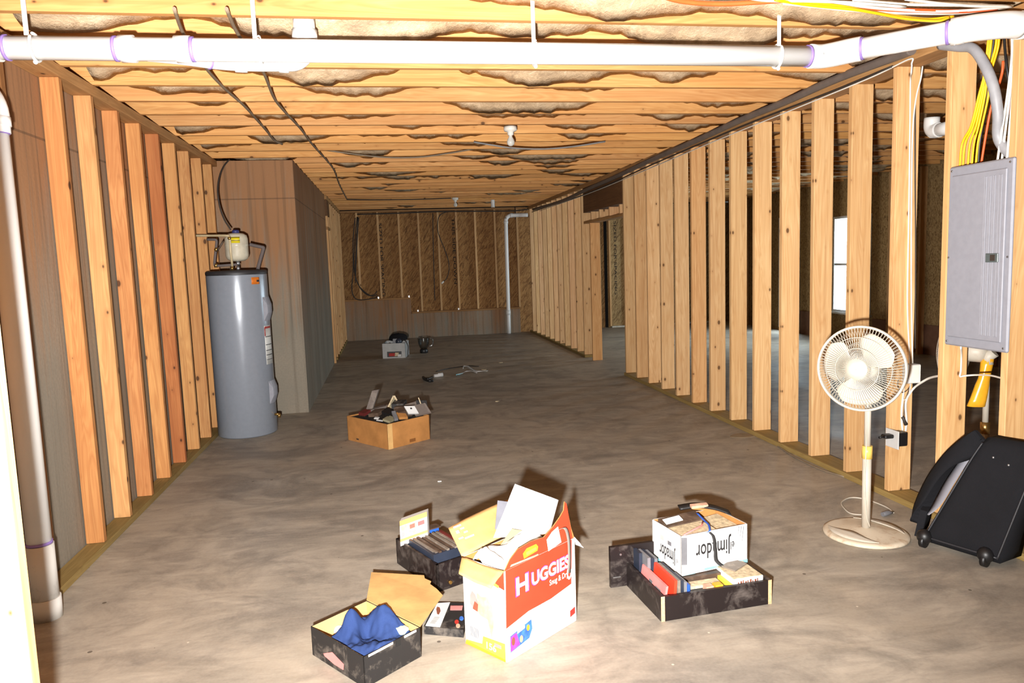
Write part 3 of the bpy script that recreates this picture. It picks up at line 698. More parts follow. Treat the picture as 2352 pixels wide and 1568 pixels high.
drop([(2306, 62, 0), (2308, 110, 0), (2312, 150, .0), (2316, 185, .01), (2318, 210, .02)], 2.90, M_BLK, 'black cable ending in the air above the panel', .006)
drop([(2304, 140, 0), (2302, 165, 0), (2294, 195, .01), (2278, 240, .02), (2266, 300, .02), (2252, 386, .02)], 2.90, M_ORG, 'orange cable slanting behind the grey one into the panel', .006)
for i, (x0, x1, w) in enumerate(((2323, 2290, 'leftmost'), (2327, 2300, 'second from the left'), (2331, 2312, 'third from the left'), (2336, 2322, 'fourth from the left'), (2339, 2330, 'rightmost'))):
    drop([(x0, 62, 0), (x0+1, 130, 0), ((x0*2+x1)/3, 230, .0), ((x0+x1*2)/3, 300, .0), (x1, 376, .0)], 2.83+.012*(i % 2), M_WHT, f'white cable dropping into the breaker panel, {w}')
drop([(2334, 62, 0), (2330, 150, 0), (2322, 260, 0), (2320, 374, .0)], 2.875, M_ORG, 'orange cable between the white ones entering the panel', .0065)
# run overhead at the top edge
OV = [0]
def over(pts, m, lab, r=.006):
    OV[0] += 1
    wire('electrical_cable', [pz(x, y, z-.006*(OV[0] % 5)) for x, y, z in pts], r, m, lab, group='coloured cables overhead')
over([(1480, -22, 2.44), (1560, 2, 2.43), (1650, 9, 2.43), (1740, 5, 2.435), (1800, 0, 2.44), (1870, -4, 2.45)], M_ORG, 'orange cable sagging under the insulation at the top edge', .010)
over([(1800, -4, 2.44), (1900, 8, 2.44), (2000, 19, 2.445), (2100, 24, 2.45), (2200, 26, 2.46), (2290, 20, 2.48)], M_ORG, 'orange cable between the white overhead cables', .009)
over([(1760, -8, 2.43), (1830, 3, 2.43), (1930, 14, 2.43), (2000, 27, 2.43), (2060, 37, 2.43), (2130, 44, 2.44), (2190, 38, 2.45)], M_YEL, 'yellow cable hanging lowest of the overhead run', .006)
over([(1780, 0, 2.425), (1860, 12, 2.425), (1960, 22, 2.425), (2010, 30, 2.425), (2080, 43, 2.425), (2150, 48, 2.43), (2180, 40, 2.45)], M_YEL, 'second yellow cable of the overhead run', .006)
for i, (pts, w) in enumerate((([(1800, 8, 2.42), (1880, 16, 2.42), (1960, 24, 2.42), (2080, 30, 2.43), (2200, 30, 2.45), (2310, 18, 2.48)], 'nearest'), ([(1860, -6, 2.43), (1960, 12, 2.435), (2060, 22, 2.44), (2180, 26, 2.45), (2315, 16, 2.48)], 'middle'), ([(1960, 0, 2.44), (2080, 10, 2.45), (2200, 12, 2.46), (2320, 14, 2.48)], 'upper'), ([(2080, -2, 2.45), (2160, 8, 2.455), (2240, 14, 2.465), (2325, 16, 2.48)], 'farthest'), ([(1700, -8, 2.43), (1760, 1, 2.43), (1850, 2, 2.43), (1950, 6, 2.435), (2080, 16, 2.44)], 'left-hand'))):
    over(pts, M_WHT, f'white cable of the overhead run, the {w} one', .006)
# stapled along the joists on the left
wire('electrical_cable', [pz(x, y, 2.487) for x, y in ((400, 20), (420, 75), (450, 122), (480, 165), (520, 207), (560, 242), (590, 275), (612, 300), (630, 322), (648, 331))], .008, M_CABT, 'dark cable stapled under the joists, ending above the water heater', group='cables under the left joists')
wire('electrical_cable', [pz(x, y, 2.487) for x, y in ((520, 20), (542, 70), (575, 122), (606, 168), (628, 222), (650, 252), (690, 295), (712, 325), (732, 348), (752, 370), (768, 392), (780, 425), (797, 458))], .008, M_CABT, 'dark cable stapled under the joists towards the back wall', group='cables under the left joists')
wire('electrical_cable', [py(x, y, 7.05+.0002*(x-740)) for x, y in ((738, 343), (800, 352), (880, 361), (960, 361), (1030, 352), (1088, 342))], .007, M_CABT, 'pale cable sagging under the joists left of the bulb')
wire('electrical_cable', [py(x, y, 6.35) for x, y in ((1088, 326), (1130, 333), (1180, 340), (1250, 342), (1320, 336), (1390, 325))], .007, M_CABG, 'grey cable sagging under the joists behind the bare bulb')
wire('electrical_cable', [pz(x, y, 2.486) for x, y in ((797, 458), (860, 459), (950, 458), (1036, 455))], .008, M_CABD, 'dark cable crossing the far ceiling to the second lamp holder')
wire('electrical_cable', [py(x, y, 14.40) for x, y in ((820, 492), (900, 490), (1000, 486), (1100, 485), (1180, 484), (1230, 478))], .012, M_CABD, 'dark cable across the head of the back wall')
# hanging on the back wall
cb = thing('cable_coil', 'dark loops of cable hanging at the left end of the back wall', 'cable', py(822, 690, 14.47))
for i, pts in enumerate((((820, 498), (815, 560), (813, 610), (818, 640), (830, 665), (846, 678), (860, 676), (866, 668)), ((822, 498), (818, 570), (816, 630), (824, 655), (840, 672), (856, 680), (866, 676)), ((816, 500), (811, 550), (811, 620), (808, 660), (812, 680), (822, 688), (840, 688), (860, 684), (868, 680)), ((824, 500), (821, 540), (818, 600), (816, 650)))):
    wire('cable_loop', [py(x, y, 14.47-.012*i) for x, y in pts], .009, M_CABD, parent=cb)
wire('electrical_cable', [py(x, y, 14.495) for x, y in ((994, 490), (995, 560), (997, 640), (999, 690))], .008, M_CABD, 'thin dark cable straight down the middle of the back wall')
cb = thing('electrical_cable', 'loose cable with a pale end curling off the middle of the back wall', 'cable', py(1016, 650, 14.46))
wire('cable_jacket', [py(x, y, 14.47) for x, y in ((1060, 486), (1025, 487), (1008, 498), (1005, 525), (1010, 545), (1022, 575), (1030, 600), (1031, 622), (1025, 640), (1018, 647))], .008, M_CABD, parent=cb)
mb = MB(); mb.tube([py(1019, 646, 14.46), py(1014, 651, 14.45)], .018, 10); build('cable_end', mb, M_WHT, cb)
# lamp holders
def lamp(px, py_, lab, Y):
    p = py(px, py_, Y); p.z = ZJ-.002
    t = thing('lamp_holder', lab, 'lamp holder', (p.x, p.y, p.z-.14))
    M = Matrix.Translation(p) @ Matrix.Diagonal((1, 1, -1, 1))
    mb = MB(); mb.lathe([(.052, 0), (.052, .026), (.046, .034), (.026, .04), (.022, .062), (.020, .066)], 24, M); build('holder', mb, M_PORC, t)
    mb = MB(); mb.lathe([(.013, .066), (.015, .08), (.027, .10), (.031, .118), (.027, .136), (.012, .148), (.001, .15)], 20, M, cap=False); build('bulb', mb, M_BULB, t)
    return t
lamp(1172, 293, 'bare bulb in a white porcelain holder under the middle joists', 5.83)
lamp(1045, 448, 'small white lamp holder under the far joists', 12.1)
# ------------------------------------------------------------------ water heater
HX, HY, HR = -1.30, 6.76, .253
ht = thing('water_heater', 'tall grey cylindrical water heater standing before the concrete corner', 'water heater', (HX, HY, 0))
M0 = Matrix.Translation((HX, HY, 0))
mb = MB(); mb.lathe([(HR-.012, 0), (HR, .012), (HR, 1.405), (HR-.001, 1.41)], 64, M0); build('body', mb, M_HEAT, ht)
mb = MB(); mb.lathe([(HR+.001, 1.412), (HR+.002, 1.437), (HR-.008, 1.446), (HR-.02, 1.448), (.001, 1.452)], 64, M0, cap=False); build('top_cap', mb, M_HEATD, ht)
def patch(nm, a0, a1, z0, z1, r, m, par, n=8):
    mb = MB(); mb.shell(n, 2, lambda u, v: V((HX+r*math.cos(a0+(a1-a0)*u), HY+r*math.sin(a0+(a1-a0)*u), z0+(z1-z0)*v)), .002); return build(nm, mb, m, par)
RAD = math.radians
for z0, z1 in ((1.0, 1.21), (.27, .47)):
    mb = MB(); n = 7; pf = []
    a0, a1 = RAD(-28), RAD(14)
    mb.shell(n, 4, lambda u, v: V((HX+(HR+(.022 if .2 < v < .8 and .1 < u < .9 else .001))*math.cos(a0+(a1-a0)*u), HY+(HR+(.022 if .2 < v < .8 and .1 < u < .9 else .001))*math.sin(a0+(a1-a0)*u), z0+(z1-z0)*v)), .002, False)
    build('access_panel', mb, M_PANEL, ht)
lb = patch('warning_label', RAD(-30), RAD(-4), .62, .96, HR+.003, M_WLAB, ht)
for z0, z1, m in ((.935, .952, M_REDP), (.86, .866, M_INK), (.79, .796, M_INK), (.74, .746, M_INK), (.70, .706, M_INK), (.66, .664, M_INK)): patch('printed_line', RAD(-29), RAD(-6), z0, z1, HR+.0045, m, lb)
patch('printed_line', RAD(-30), RAD(-27.5), .87, .945, HR+.0045, M_REDP, lb)
ol = patch('brand_sticker', RAD(-52), RAD(-34), 1.325, 1.385, HR+.002, M_OLAB, ht)
patch('printed_line', RAD(-41), RAD(-35), 1.345, 1.362, HR+.0035, M_INK, ol)
mb = MB(); mb.tube([(HX+HR-.01, HY-.05, .16), (HX+HR+.035, HY-.055, .16)], .012, 10); mb.tube([(HX+HR+.03, HY-.055, .13), (HX+HR+.03, HY-.055, .165)], .014, 10); build('drain_valve', mb, M_BRASS, ht)
hp = lambda x, y, dy=0.0: py(x, y, HY+dy)
for x in (533, 548):
    q0 = hp(x, 617); mb = MB(); mb.tube([(q0.x, HY-.02, 1.446), (q0.x, HY-.02, 1.485)], .014, 12); build('pipe_nipple', mb, M_STEEL, ht)
# expansion tank
et = thing('expansion_tank', 'small cream expansion tank with a yellow label above the water heater', 'tank', (-1.277, HY-.02, 1.47))
M1 = Matrix.Translation((-1.277, HY-.02, 0))
mb = MB(); mb.lathe([(.014, 1.525), (.06, 1.53), (.086, 1.548), (.096, 1.575), (.0965, 1.655), (.0985, 1.66), (.0985, 1.668), (.0965, 1.673), (.096, 1.72), (.088, 1.748), (.06, 1.766), (.02, 1.771)], 40, M1); build('tank_shell', mb, M_CREAM, et)
mb = MB(); mb.lathe([(.022, 1.768), (.03, 1.772), (.03, 1.79), (.022, 1.797), (.001, 1.798)], 20, M1, cap=False); build('valve_cap', mb, M_BLUEP, et)
mb = MB(); mb.lathe([(.016, 1.49), (.016, 1.528)], 14, M1); build('neck', mb, M_STEEL, et)
mb = MB(); a0, a1 = RAD(-112), RAD(-62); mb.shell(10, 2, lambda u, v: V((-1.277+.0975*math.cos(a0+(a1-a0)*u), HY-.02+.0975*math.sin(a0+(a1-a0)*u), 1.682+.052*v)), .001); build('tank_label', mb, M_YLAB, et)
# plumbing
wp = thing('water_pipe', 'tan horizontal supply pipe turning down beside the cream tank into the heater', 'pipe', hp(530, 615, -.14))
wire('pipe', [hp(444, 541, -.05), hp(480, 541, -.09), hp(518, 541, -.155), hp(526, 543, -.155), hp(528, 552, -.155), hp(530, 580, -.155), hp(533, 605, -.12), hp(533, 616, -.06)], .010, M_CPVC, parent=wp, seg=10)
mb = MB(); q0 = hp(527, 547, -.155); mb.ball(q0, .016, seg=12); q1 = hp(533, 612, -.1); mb.tube([q1, q1-V((0, 0, .03))], .014, 10); build('fitting', mb, M_BRASS, wp)
wp = thing('water_pipe', 'grey supply pipe with a valve lever, left of the cream tank', 'pipe', hp(494, 610, -.1))
wire('pipe', [hp(476, 550, -.02), hp(492, 550, -.05), hp(497, 552, -.05), hp(497, 562, -.05), hp(494, 590, -.05), hp(493, 606, -.05), hp(497, 610, -.05), hp(520, 609, -.05), hp(545, 607, -.03)], .011, M_PEX, parent=wp, seg=10)
mb = MB(); mb.tube([hp(498, 576, -.07), hp(503, 570, -.08), hp(509, 560, -.08), hp(513, 553, -.08)], .008, 8); build('valve_lever', mb, M_BRNC, wp)
mb = MB(); mb.ball(hp(497, 573, -.055), .019, seg=12); build('valve', mb, M_BRASS, wp)
mb = MB(); mb.tube([hp(496, 605, -.05), hp(496, 614, -.05)], .015, 10); build('fitting', mb, M_BRASS, wp)
wire('water_pipe', [hp(573, 561, .02), hp(586, 564, .03), hp(600, 567, .03), hp(605, 569, .03), hp(603, 578, .03), hp(598, 595, .02), hp(594, 610, .01), hp(592, 618, .0)], .015, M_PEX, 'lagged grey pipe elbowing down into the heater right of the cream tank', 'pipe', seg=12)
wire('electrical_cable', [hp(527, 366, .3), hp(512, 385, .2), hp(503, 410, .1), hp(500, 440, .05), hp(505, 475, .02), hp(516, 505, .0), hp(530, 527, -.02)], .007, M_CABD, 'dark cable arching from the joists down to the cream tank')
# ------------------------------------------------------------------ pedestal fans
def make_fan(loc, n, z_head, tilt, label, group, wrapped=False, a_off=0.0, fwd=.115):
    bx, by = loc
    f = thing('pedestal_fan', label, 'fan', (bx, by, 0), group)
    n = V((n[0], n[1], tilt)).normalized(); sx = n.cross(V((0, 0, 1))).normalized()*-1.0; up = n.cross(sx)*1.0
    if up.z < 0: up = -up
    top = V((bx, by, z_head)); hc = top + V((n.x, n.y, 0)).normalized()*fwd
    P = lambda r, a, o: hc + (sx*math.cos(a)+up*math.sin(a))*r + n*o
    R = .203
    # base
    M = Matrix.Translation((bx, by, 0)); mb = MB()
    mb.lathe([(R-.012, 0), (R, .006), (R-.002, .016), (R-.018, .023), (R-.03, .0225), (.12, .030), (.05, .038), (.024, .042)], 48, M); ba = build('base', mb, M_FANB, f)
    for s in (0, 1):
        a0 = math.radians(200 if s == 0 else 20); mb = MB()
        mb.shell(14, 4, lambda u, v: V((bx+math.cos(a0+(u-.5)*1.9)*(.176-.075*v*math.sin(PI*u)), by+math.sin(a0+(u-.5)*1.9)*(.176-.075*v*math.sin(PI*u)), .029+.014*v*math.sin(PI*u))), .003)
        build('foot_press', mb, M_FAN, ba)
    # pole
    mb = MB(); mb.tube([(bx, by, .036), (bx, by, .43)], .021, 20); build('lower_pole', mb, M_FAN, f)
    mb = MB(); mb.tube([(bx, by, .40), (bx, by, .465)], .0245, 20); build('height_collar', mb, M_YCOL if not wrapped else M_BRASS, f)
    mb = MB(); mb.tube([(bx, by, .46), (bx, by, z_head-.04)], .0155, 18); build('upper_pole', mb, M_FAN, f)
    # motor
    mb = MB(); c0 = hc - n*.16
    Mm = Matrix(((sx.x, up.x, n.x, c0.x), (sx.y, up.y, n.y, c0.y), (sx.z, up.z, n.z, c0.z), (0, 0, 0, 1)))
    mb.lathe([(.012, -.01), (.042, 0), (.056, .02), (.058, .085), (.05, .10), (.02, .105)], 28, Mm); mo = build('motor_housing', mb, M_FAN, f)
    mb = MB(); mb.tube([(bx, by, z_head-.07), (bx, by, z_head-.03), V((bx, by, z_head))-n*.03], .03, 16); build('neck_joint', mb, M_FAN, f)
    mb = MB(); mb.tube([c0+up*.055+n*.03, c0+up*.085+n*.03], .008, 10); build('swing_knob', mb, M_FAN, mo)
    # blades
    for k in range(3):
        ac = math.radians((52, 165, 272)[k]+a_off); mb = MB()
        def bl(u, v):
            r = .034+.142*u; w = math.radians(34+58*math.sin(PI*min(1, .12+.62*u))); a = ac+(v-.5)*w*(1.0 if u < .8 else 1-(u-.8)*1.6)
            return P(r, a, .012+(v-.5)*-.05*(1-.2*u))
        mb.shell(10, 9, bl, .0022); build('fan_blade', mb, M_FAN, f)
    mb = MB(); Mh = Matrix(((sx.x, up.x, n.x, hc.x), (sx.y, up.y, n.y, hc.y), (sx.z, up.z, n.z, hc.z), (0, 0, 0, 1)))
    mb.lathe([(.038, -.03), (.040, .02), (.034, .035), (.012, .042), (.001, .043)], 28, Mh, cap=False); build('hub', mb, M_FAN, f)
    # guards
    for nm, sg, dep, rc in (('front_guard', 1, .062, .048), ('rear_guard', -1, .075, .06)):
        mb = MB(); N = 84
        for k in range(N):
            a = 2*PI*k/N
            mb.tube([P(rc+(R-.006-rc)*t, a+.10*t*sg, sg*dep*(1-t**2.6)) for t in (0, .35, .65, .85, 1)], .0016 if sg > 0 else .0012, 4, cap=False)
        for rr in ((.35, .7) if sg > 0 else (.5,)):
            r = rc+(R-.006-rc)*rr; mb.tube([P(r, 2*PI*k/48, sg*dep*(1-rr**2.6)) for k in range(49)], .0016, 5, cap=False)
        g = build(nm, mb, M_FAN, f)
        mb = MB(); mb.tube([P(R, 2*PI*k/64, sg*.004) for k in range(65)], .0062, 8, cap=False); build('guard_rim', mb, M_FAN, g)
        if sg > 0:
            mb = MB(); mb.lathe([(.05, dep-.002), (.048, dep+.004), (.02, dep+.007), (.001, dep+.007)], 28, Mh, cap=False); build('badge', mb, M_FAN, g)
    return f, hc, P
f1, hc1, P1 = make_fan((2.335, 3.262), (-.80, -.60), .872, .06, 'aged white pedestal fan standing in front of the right stud wall', 'pedestal fans')
wire('cord', [pz(1988, 1182, .02), pz(1955, 1179, .006), pz(1938, 1166, .006), pz(1933, 1153, .006), pz(1951, 1143, .006), pz(1978, 1144, .006), pz(2009, 1153, .006), pz(2039, 1166, .006), pz(2052, 1177, .008)], .0042, M_FAN, parent=f1)
mb = MB(); p = pz(2027, 1186, 0); q0 = pz(2052, 1179, 0); d = (q0-p); mb.tube([p+V((0, 0, .012)), p+d*.5+V((0, 0, .013)), q0+V((0, 0, .008))], [.012, .013, .005], 10); build('plug', mb, M_GREYC, f1)
wire('pole_wire', [V((2.316, 3.245, .66)), V((2.314, 3.24, .5)), V((2.309, 3.238, .3)), V((2.318, 3.235, .12)), V((2.34, 3.236, .05))], .003, M_FAN, parent=f1)
pb = pX(2263, 965, 3.25)
f2, hc2, P2 = make_fan((pb.x, pb.y), (-.60, .80), .86, .04, 'second white fan with an orange film wrap, behind the studs below the breaker panel', 'pedestal fans', True, 30, .17)
mb = MB(); t2 = V((pb.x, pb.y, 0)); rt = CR
def wr(u, v):
    z = .555 + .27*v; r = .030-.006*math.sin(PI*v)+.006*(1-v)+.005*mn.noise(V((u*4, v*4, 1)))
    return t2 + V((math.cos(2*PI*u)*r, math.sin(2*PI*u)*r, z)) + rt*(-.045*(1-v)**1.5-.025*(1-v)*max(0, -math.cos(2*PI*u)))
mb.shell(20, 8, wr, .002); build('film_wrap', mb, M_WRAP, f2)

# ------------------------------------------------------------------ breaker panel
bpn = thing('breaker_panel', 'grey electrical breaker panel on the right stud wall', 'breaker panel', (2.80, 3.12, .945))
Y0, Y1, Z0, Z1 = 2.925, 3.313, .948, 1.836
mb = MB(); mb.box((2.815, 2.986, Z0+.03), (2.90, 3.30, Z1-.02)); build('enclosure', mb, M_PANEL, bpn)
mb = MB(); mb.box((2.795, Y0, Z0), (2.8135, Y1, Z1), bev=.007); cv = build('cover', mb, M_PANEL, bpn)
mb = MB(); mb.box((2.786, 2.955, Z0+.045), (2.7945, 3.285, Z1-.045), bev=.004); dr = build('panel_door', mb, M_PANEL, bpn)
mb = MB()
for y, w in ((3.07, .006), (3.045, .006), (3.02, .006), (2.985, .012)): mb.box((2.7838, y-w/2-.003, Z0+.07), (2.7858, y+w/2+.003, Z1-.07), bev=.0016)
build('door_rib', mb, M_PANEL, dr)
a = pX(2266, 592, 2.786); mb = MB(); mb.box((2.778, a.y-.072, a.z-.021), (2.7858, a.y, a.z+.021), bev=.002); build('latch', mb, M_PANELD, dr)
mb = MB(); mb.box((2.7745, a.y-.06, a.z-.014), (2.7778, a.y-.03, a.z+.014), bev=.001); build('latch_slide', mb, M_CABD, dr)
for y, z in ((Y0+.02, Z0+.02), (Y1-.02, Z0+.02), (Y0+.02, Z1-.02), (Y1-.02, Z1-.02), (Y0+.015, 1.39), (Y1-.015, 1.39)):
    mb = MB(); mb.tube([(2.7915, y, z), (2.7948, y, z)], .005, 8); build('cover_screw', mb, M_STEEL, cv)

# ------------------------------------------------------------------ boxes on the stud
YS = 3.733
def onstud(x, y, Y=YS): return py(x, y, Y)
a, b = onstud(2072, 835), onstud(2098, 876)
sb = thing('switch_box', 'upper white box on the stud beside the fan guard', 'electrical box', ((a.x+b.x)/2, YS-.03, b.z))
mb = MB(); mb.box((a.x, YS-.055, b.z), (b.x, YS-.001, a.z), bev=.003); build('box_body', mb, M_GCARD, sb)  # box is white; the shade on its side is put into the grey
mb = MB(); mb.box((a.x+.004, YS-.060, b.z+.003), (b.x-.002, YS-.0555, a.z-.003), bev=.002); build('cover_plate', mb, M_WHT, sb)
wire('wire_loop', [onstud(x, y, YS-.02) for x, y in ((2063, 872), (2062, 885), (2067, 897), (2074, 901), (2084, 895), (2091, 884), (2092, 872))], .003, M_BRNC, parent=sb)
wire('wire_loop', [onstud(x, y, YS-.03) for x, y in ((2077, 874), (2076, 900), (2074, 915), (2080, 917), (2088, 905), (2092, 874))], .003, M_WHT, parent=sb)
a, b = pX(2041, 984, 2.795), pX(2070, 1036, 2.795)
ob = thing('outlet_box', 'black outlet box with white face plate and plug, low on the stud', 'outlet', (2.83, YS-.04, b.z))
mb = MB(); mb.box((2.802, YS-.075, b.z+.012), (2.872, YS-.001, a.z-.016), bev=.003); build('box_body', mb, M_BLK, ob)
mb = MB(); mb.box((2.796, YS-.098, b.z), (2.8015, YS+.012, a.z), bev=.002); build('face_plate', mb, M_WCARD, ob)
mb = MB(); zc = (a.z*.66+b.z*.34); mb.box((2.74, YS-.065, zc-.011), (2.7955, YS-.02, zc+.011), bev=.005); mb.tube([(2.745, YS-.045, zc), (2.71, YS-.05, zc-.002)], .007, 8); build('plug', mb, M_BLK, ob)
wire('electrical_cable', [onstud(x, y, YS-.012) for x, y in ((2075, 902), (2073, 920), (2071, 940), (2071, 965), (2073, 988))], .0065, M_WHT, 'short white cable between the upper box and the outlet box', group='cables on the fan stud')
wire('electrical_cable', [onstud(x, y, YS-.016) for x, y in ((2080, 990), (2082, 965), (2080, 935), (2082, 918), (2090, 903), (2100, 890))] + [py(2115, 879, 3.66), py(2135, 868, 3.58), py(2158, 863, 3.45), py(2175, 863, 3.40)], .0065, M_WHT, 'white cable looping from the outlet box over to the stud under the panel', group='cables on the fan stud')
wire('electrical_cable', [onstud(x, y, YS-.010) for x, y in ((2090, 874), (2091, 886), (2084, 905), (2078, 925), (2077, 940), (2076, 955))], .0035, M_BRNC, 'thin brown wire hanging under the upper box', group='cables on the fan stud')
mb = MB(); mb.tube([onstud(2073, 957, YS-.02), onstud(2077, 966, YS-.02), onstud(2081, 975, YS-.02)], [.010, .009, .011], 8); tag(build('wire_nut', mb, M_CABD), 'dark tape wad on the wires above the outlet box', 'wire connector')
wire('electrical_cable', [pX(2207, 797, 2.86), py(2208, 820, 3.33), py(2207, 850, 3.33), py(2205, 864, 3.33), py(2215, 863, 3.325), py(2240, 861, 3.29), py(2275, 862, 3.15), py(2310, 871, 3.0), py(2318, 874, 2.95)], .005, M_WHT, 'white cable leaving the panel bottom and swinging across to the next stud')

# ------------------------------------------------------------------ the black suitcase
W1, W2 = V((2.50, 3.085, 0)), V((2.625, 2.775, 0))
T1, T2 = V((2.715, 2.945, .555)), V((2.80, 2.70, .565))
wdir = (W2-W1).normalized(); upv = (T1-W1).normalized(); nb = wdir.cross(upv).normalized()
if nb.x > 0: nb = -nb
sc = thing('suitcase', 'black wheeled suitcase leaning open against the right stud wall', 'suitcase', (2.6, 2.95, 0))
def slab(u, v, k):      # rounded slab: back board of the case
    p = W1 + (W2+wdir*.02-W1+wdir*-.0)*u
    q = T1 + (T2-T1)*u
    return p + (q-p)*v
mb = MB(); z0 = .035
prof = []
nu, nv = 13, 17
def front(u, v):
    e = min(u, 1-u, v, 1-v); b = .022*min(1, e/.08)**.5
    uu = u; 
    cu = 0.5+(u-.5)*(1-.10*max(0, (v-.86)/.14)**2)
    p = slab(cu, .045+v*.955, 0) + nb*b
    return p
mb.sm = True
FA = [[front(i/(nu-1), j/(nv-1)) for j in range(nv)] for i in range(nu)]
AA = [[mb.bm.verts.new(p) for p in r_] for r_ in FA]
BB = [[mb.bm.verts.new(p + V((.95, .30, 0))*min(.235-.155*j/(nv-1), (2.80-p.x)/.95 if p.x < 2.79 else .01)) for j, p in enumerate(r_)] for r_ in FA]
for i in range(nu-1):
    for j in range(nv-1): mb._f([AA[i][j], AA[i+1][j], AA[i+1][j+1], AA[i][j+1]]); mb._f([BB[i][j+1], BB[i+1][j+1], BB[i+1][j], BB[i][j]])
for i in range(nu-1): mb._f([AA[i][0], BB[i][0], BB[i+1][0], AA[i+1][0]]); mb._f([AA[i+1][-1], BB[i+1][-1], BB[i][-1], AA[i][-1]])
for j in range(nv-1): mb._f([AA[0][j+1], BB[0][j+1], BB[0][j], AA[0][j]]); mb._f([AA[-1][j], BB[-1][j], BB[-1][j+1], AA[-1][j+1]])
bmesh.ops.recalc_face_normals(mb.bm, faces=mb.bm.faces[:])
bd = build('back_board', mb, M_BAG, sc)
for u in (.02, .98):
    wire('piping', [front(min(max(u, .03), .97), v)+nb*.004 for v in (.03, .2, .4, .6, .8, .95)], .005, M_PIPING, parent=bd)
wire('piping', [front(u, .04)+nb*.004 for u in (.03, .3, .6, .97)], .005, M_PIPING, parent=bd)
for u, w in ((.07, 0), (.90, 1)):
    c = W1+(W2-W1)*u + V((-.012, -.012, .03)); hs = MB(); hs.ball(c+V((.008, .006, .022)), .036, (1, 1, 1.0), 14); build('wheel_housing', hs, M_BLK, sc)
    t = MB(); t.tube([c-wdir*.011, c+wdir*.011], .03, 18); wl = build('wheel', t, M_BLK, sc)
    t = MB(); t.tube([c-wdir*.014, c-wdir*.0112], .011, 10); build('axle_cap', t, M_GREYC, wl)
for u, v in ((.35, .84), (.62, .80)):
    t = MB(); t.ball(front(u, v)+nb*.003, .006, seg=8); build('rivet', t, M_STEEL, sc)
# the open front shell, standing off towards the far side
S = [pX(2118, 1203, 2.62), pX(2124, 1165, 2.63), pX(2150, 1108, 2.66), pX(2185, 1060, 2.69), pX(2225, 1025, 2.71), pX(2256, 1008, 2.725)]
I_ = [W1+V((.01, .02, .10)), W1+upv*.20+V((.0, .03, .0)), W1+upv*.34+V((.0, .03, 0)), W1+upv*.46+V((0, .025, 0)), W1+upv*.55+V((0, .015, 0)), T1+V((0, .012, .0))]
S[0].z = max(S[0].z, .012)
mb = MB()
outer, inner = smooth_path(S, 4), smooth_path(I_, 4); m_ = min(len(outer), len(inner))
mb.shell(m_, 5, lambda u, v: outer[int(round(u*(m_-1)))].lerp(inner[int(round(u*(m_-1)))], v*.52) + V((-.012*math.sin(PI*v), -.01*math.sin(PI*v), 0)), .05); build('front_shell', mb, M_BAG, sc)
mb = MB()
mb.shell(m_-4, 3, lambda u, v: outer[2+int(round(u*(m_-5)))].lerp(inner[2+int(round(u*(m_-5)))], .50+v*.75) + V((.015, .015, 0)), .004); build('lining_panel', mb, M_MESHG, sc)
mb = MB()
mb.shell(6, 3, lambda u, v: (S[0]+V((.0, 0, 0))).lerp(W1+V((-.005, .03, .035)), u) + V((0, 0, .13*v)) + V((.03*v, .0, 0)), .03); build('bottom_gusset', mb, M_BAG, sc)
# upper body behind, resting on the wall
mb = MB(); mb.box((-.5, -.5, -.5), (.5, .5, .5), bev=.12)
ax = (T2-T1)*.96; az = upv*.10; ay = -nb*.07
c = (T1+T2)/2 - upv*.06 - nb*.06
for v_ in mb.bm.verts: v_.co = c + ax*v_.co.x + ay*v_.co.y + az*v_.co.z
build('top_panel', mb, M_BAG, sc)
# ------------------------------------------------------------------ boxes and what lies in them
UP = V((0, 0, 1))
def openbox(nm, o, a, b, h, t, mats, parent, bottom=True, notch=None):
    """walls and bottom of an open carton; mats = outside, inside"""
    o, a, b = V(o), V(a), V(b); an, bn = a.normalized(), b.normalized(); mb = MB(); H = UP*h
    def wall(p, d, inn, hh=h):
        mb.mi = 0; mb.obox(p, d, inn*t, UP*hh)
        mb.mi = 1; e = d.normalized()
        mb.obox(p+inn*t+e*t, d-e*2*t, inn*.0008, UP*(hh-.0005))
    wall(o, a, bn); wall(o+b, a, -bn); wall(o, b, an); wall(o+a, b, -an)
    mb.mi = 1
    if bottom: mb.obox(o+an*t+bn*t, a-an*2*t, b-bn*2*t, UP*t)
    return build(nm, mb, mats, parent)
def slabthing(nm, o, a, b, c, m, label, cat, group=None, bev=0):
    mb = MB(); mb.obox(o, a, b, c); ob_ = build(nm, mb, m); return tag(ob_, label, cat, group)
def sheet(nm, quad, t, m, parent=None, bend=0.0, n=10, wob=0.0, seed=0):
    """a paper or card: quad of 4 corners (p00,p10,p11,p01), given thickness and a bow"""
    p00, p10, p11, p01 = [V(p) for p in quad]; nrm = (p10-p00).cross(p01-p00).normalized(); mb = MB()
    def fn(u, v):
        p = (p00*(1-u)+p10*u)*(1-v) + (p01*(1-u)+p11*u)*v
        return p + nrm*(bend*math.sin(PI*u) + wob*mn.noise(V((u*3+seed, v*3, seed))))
    mb.shell(n, n, fn, t); return build(nm, mb, m, parent)

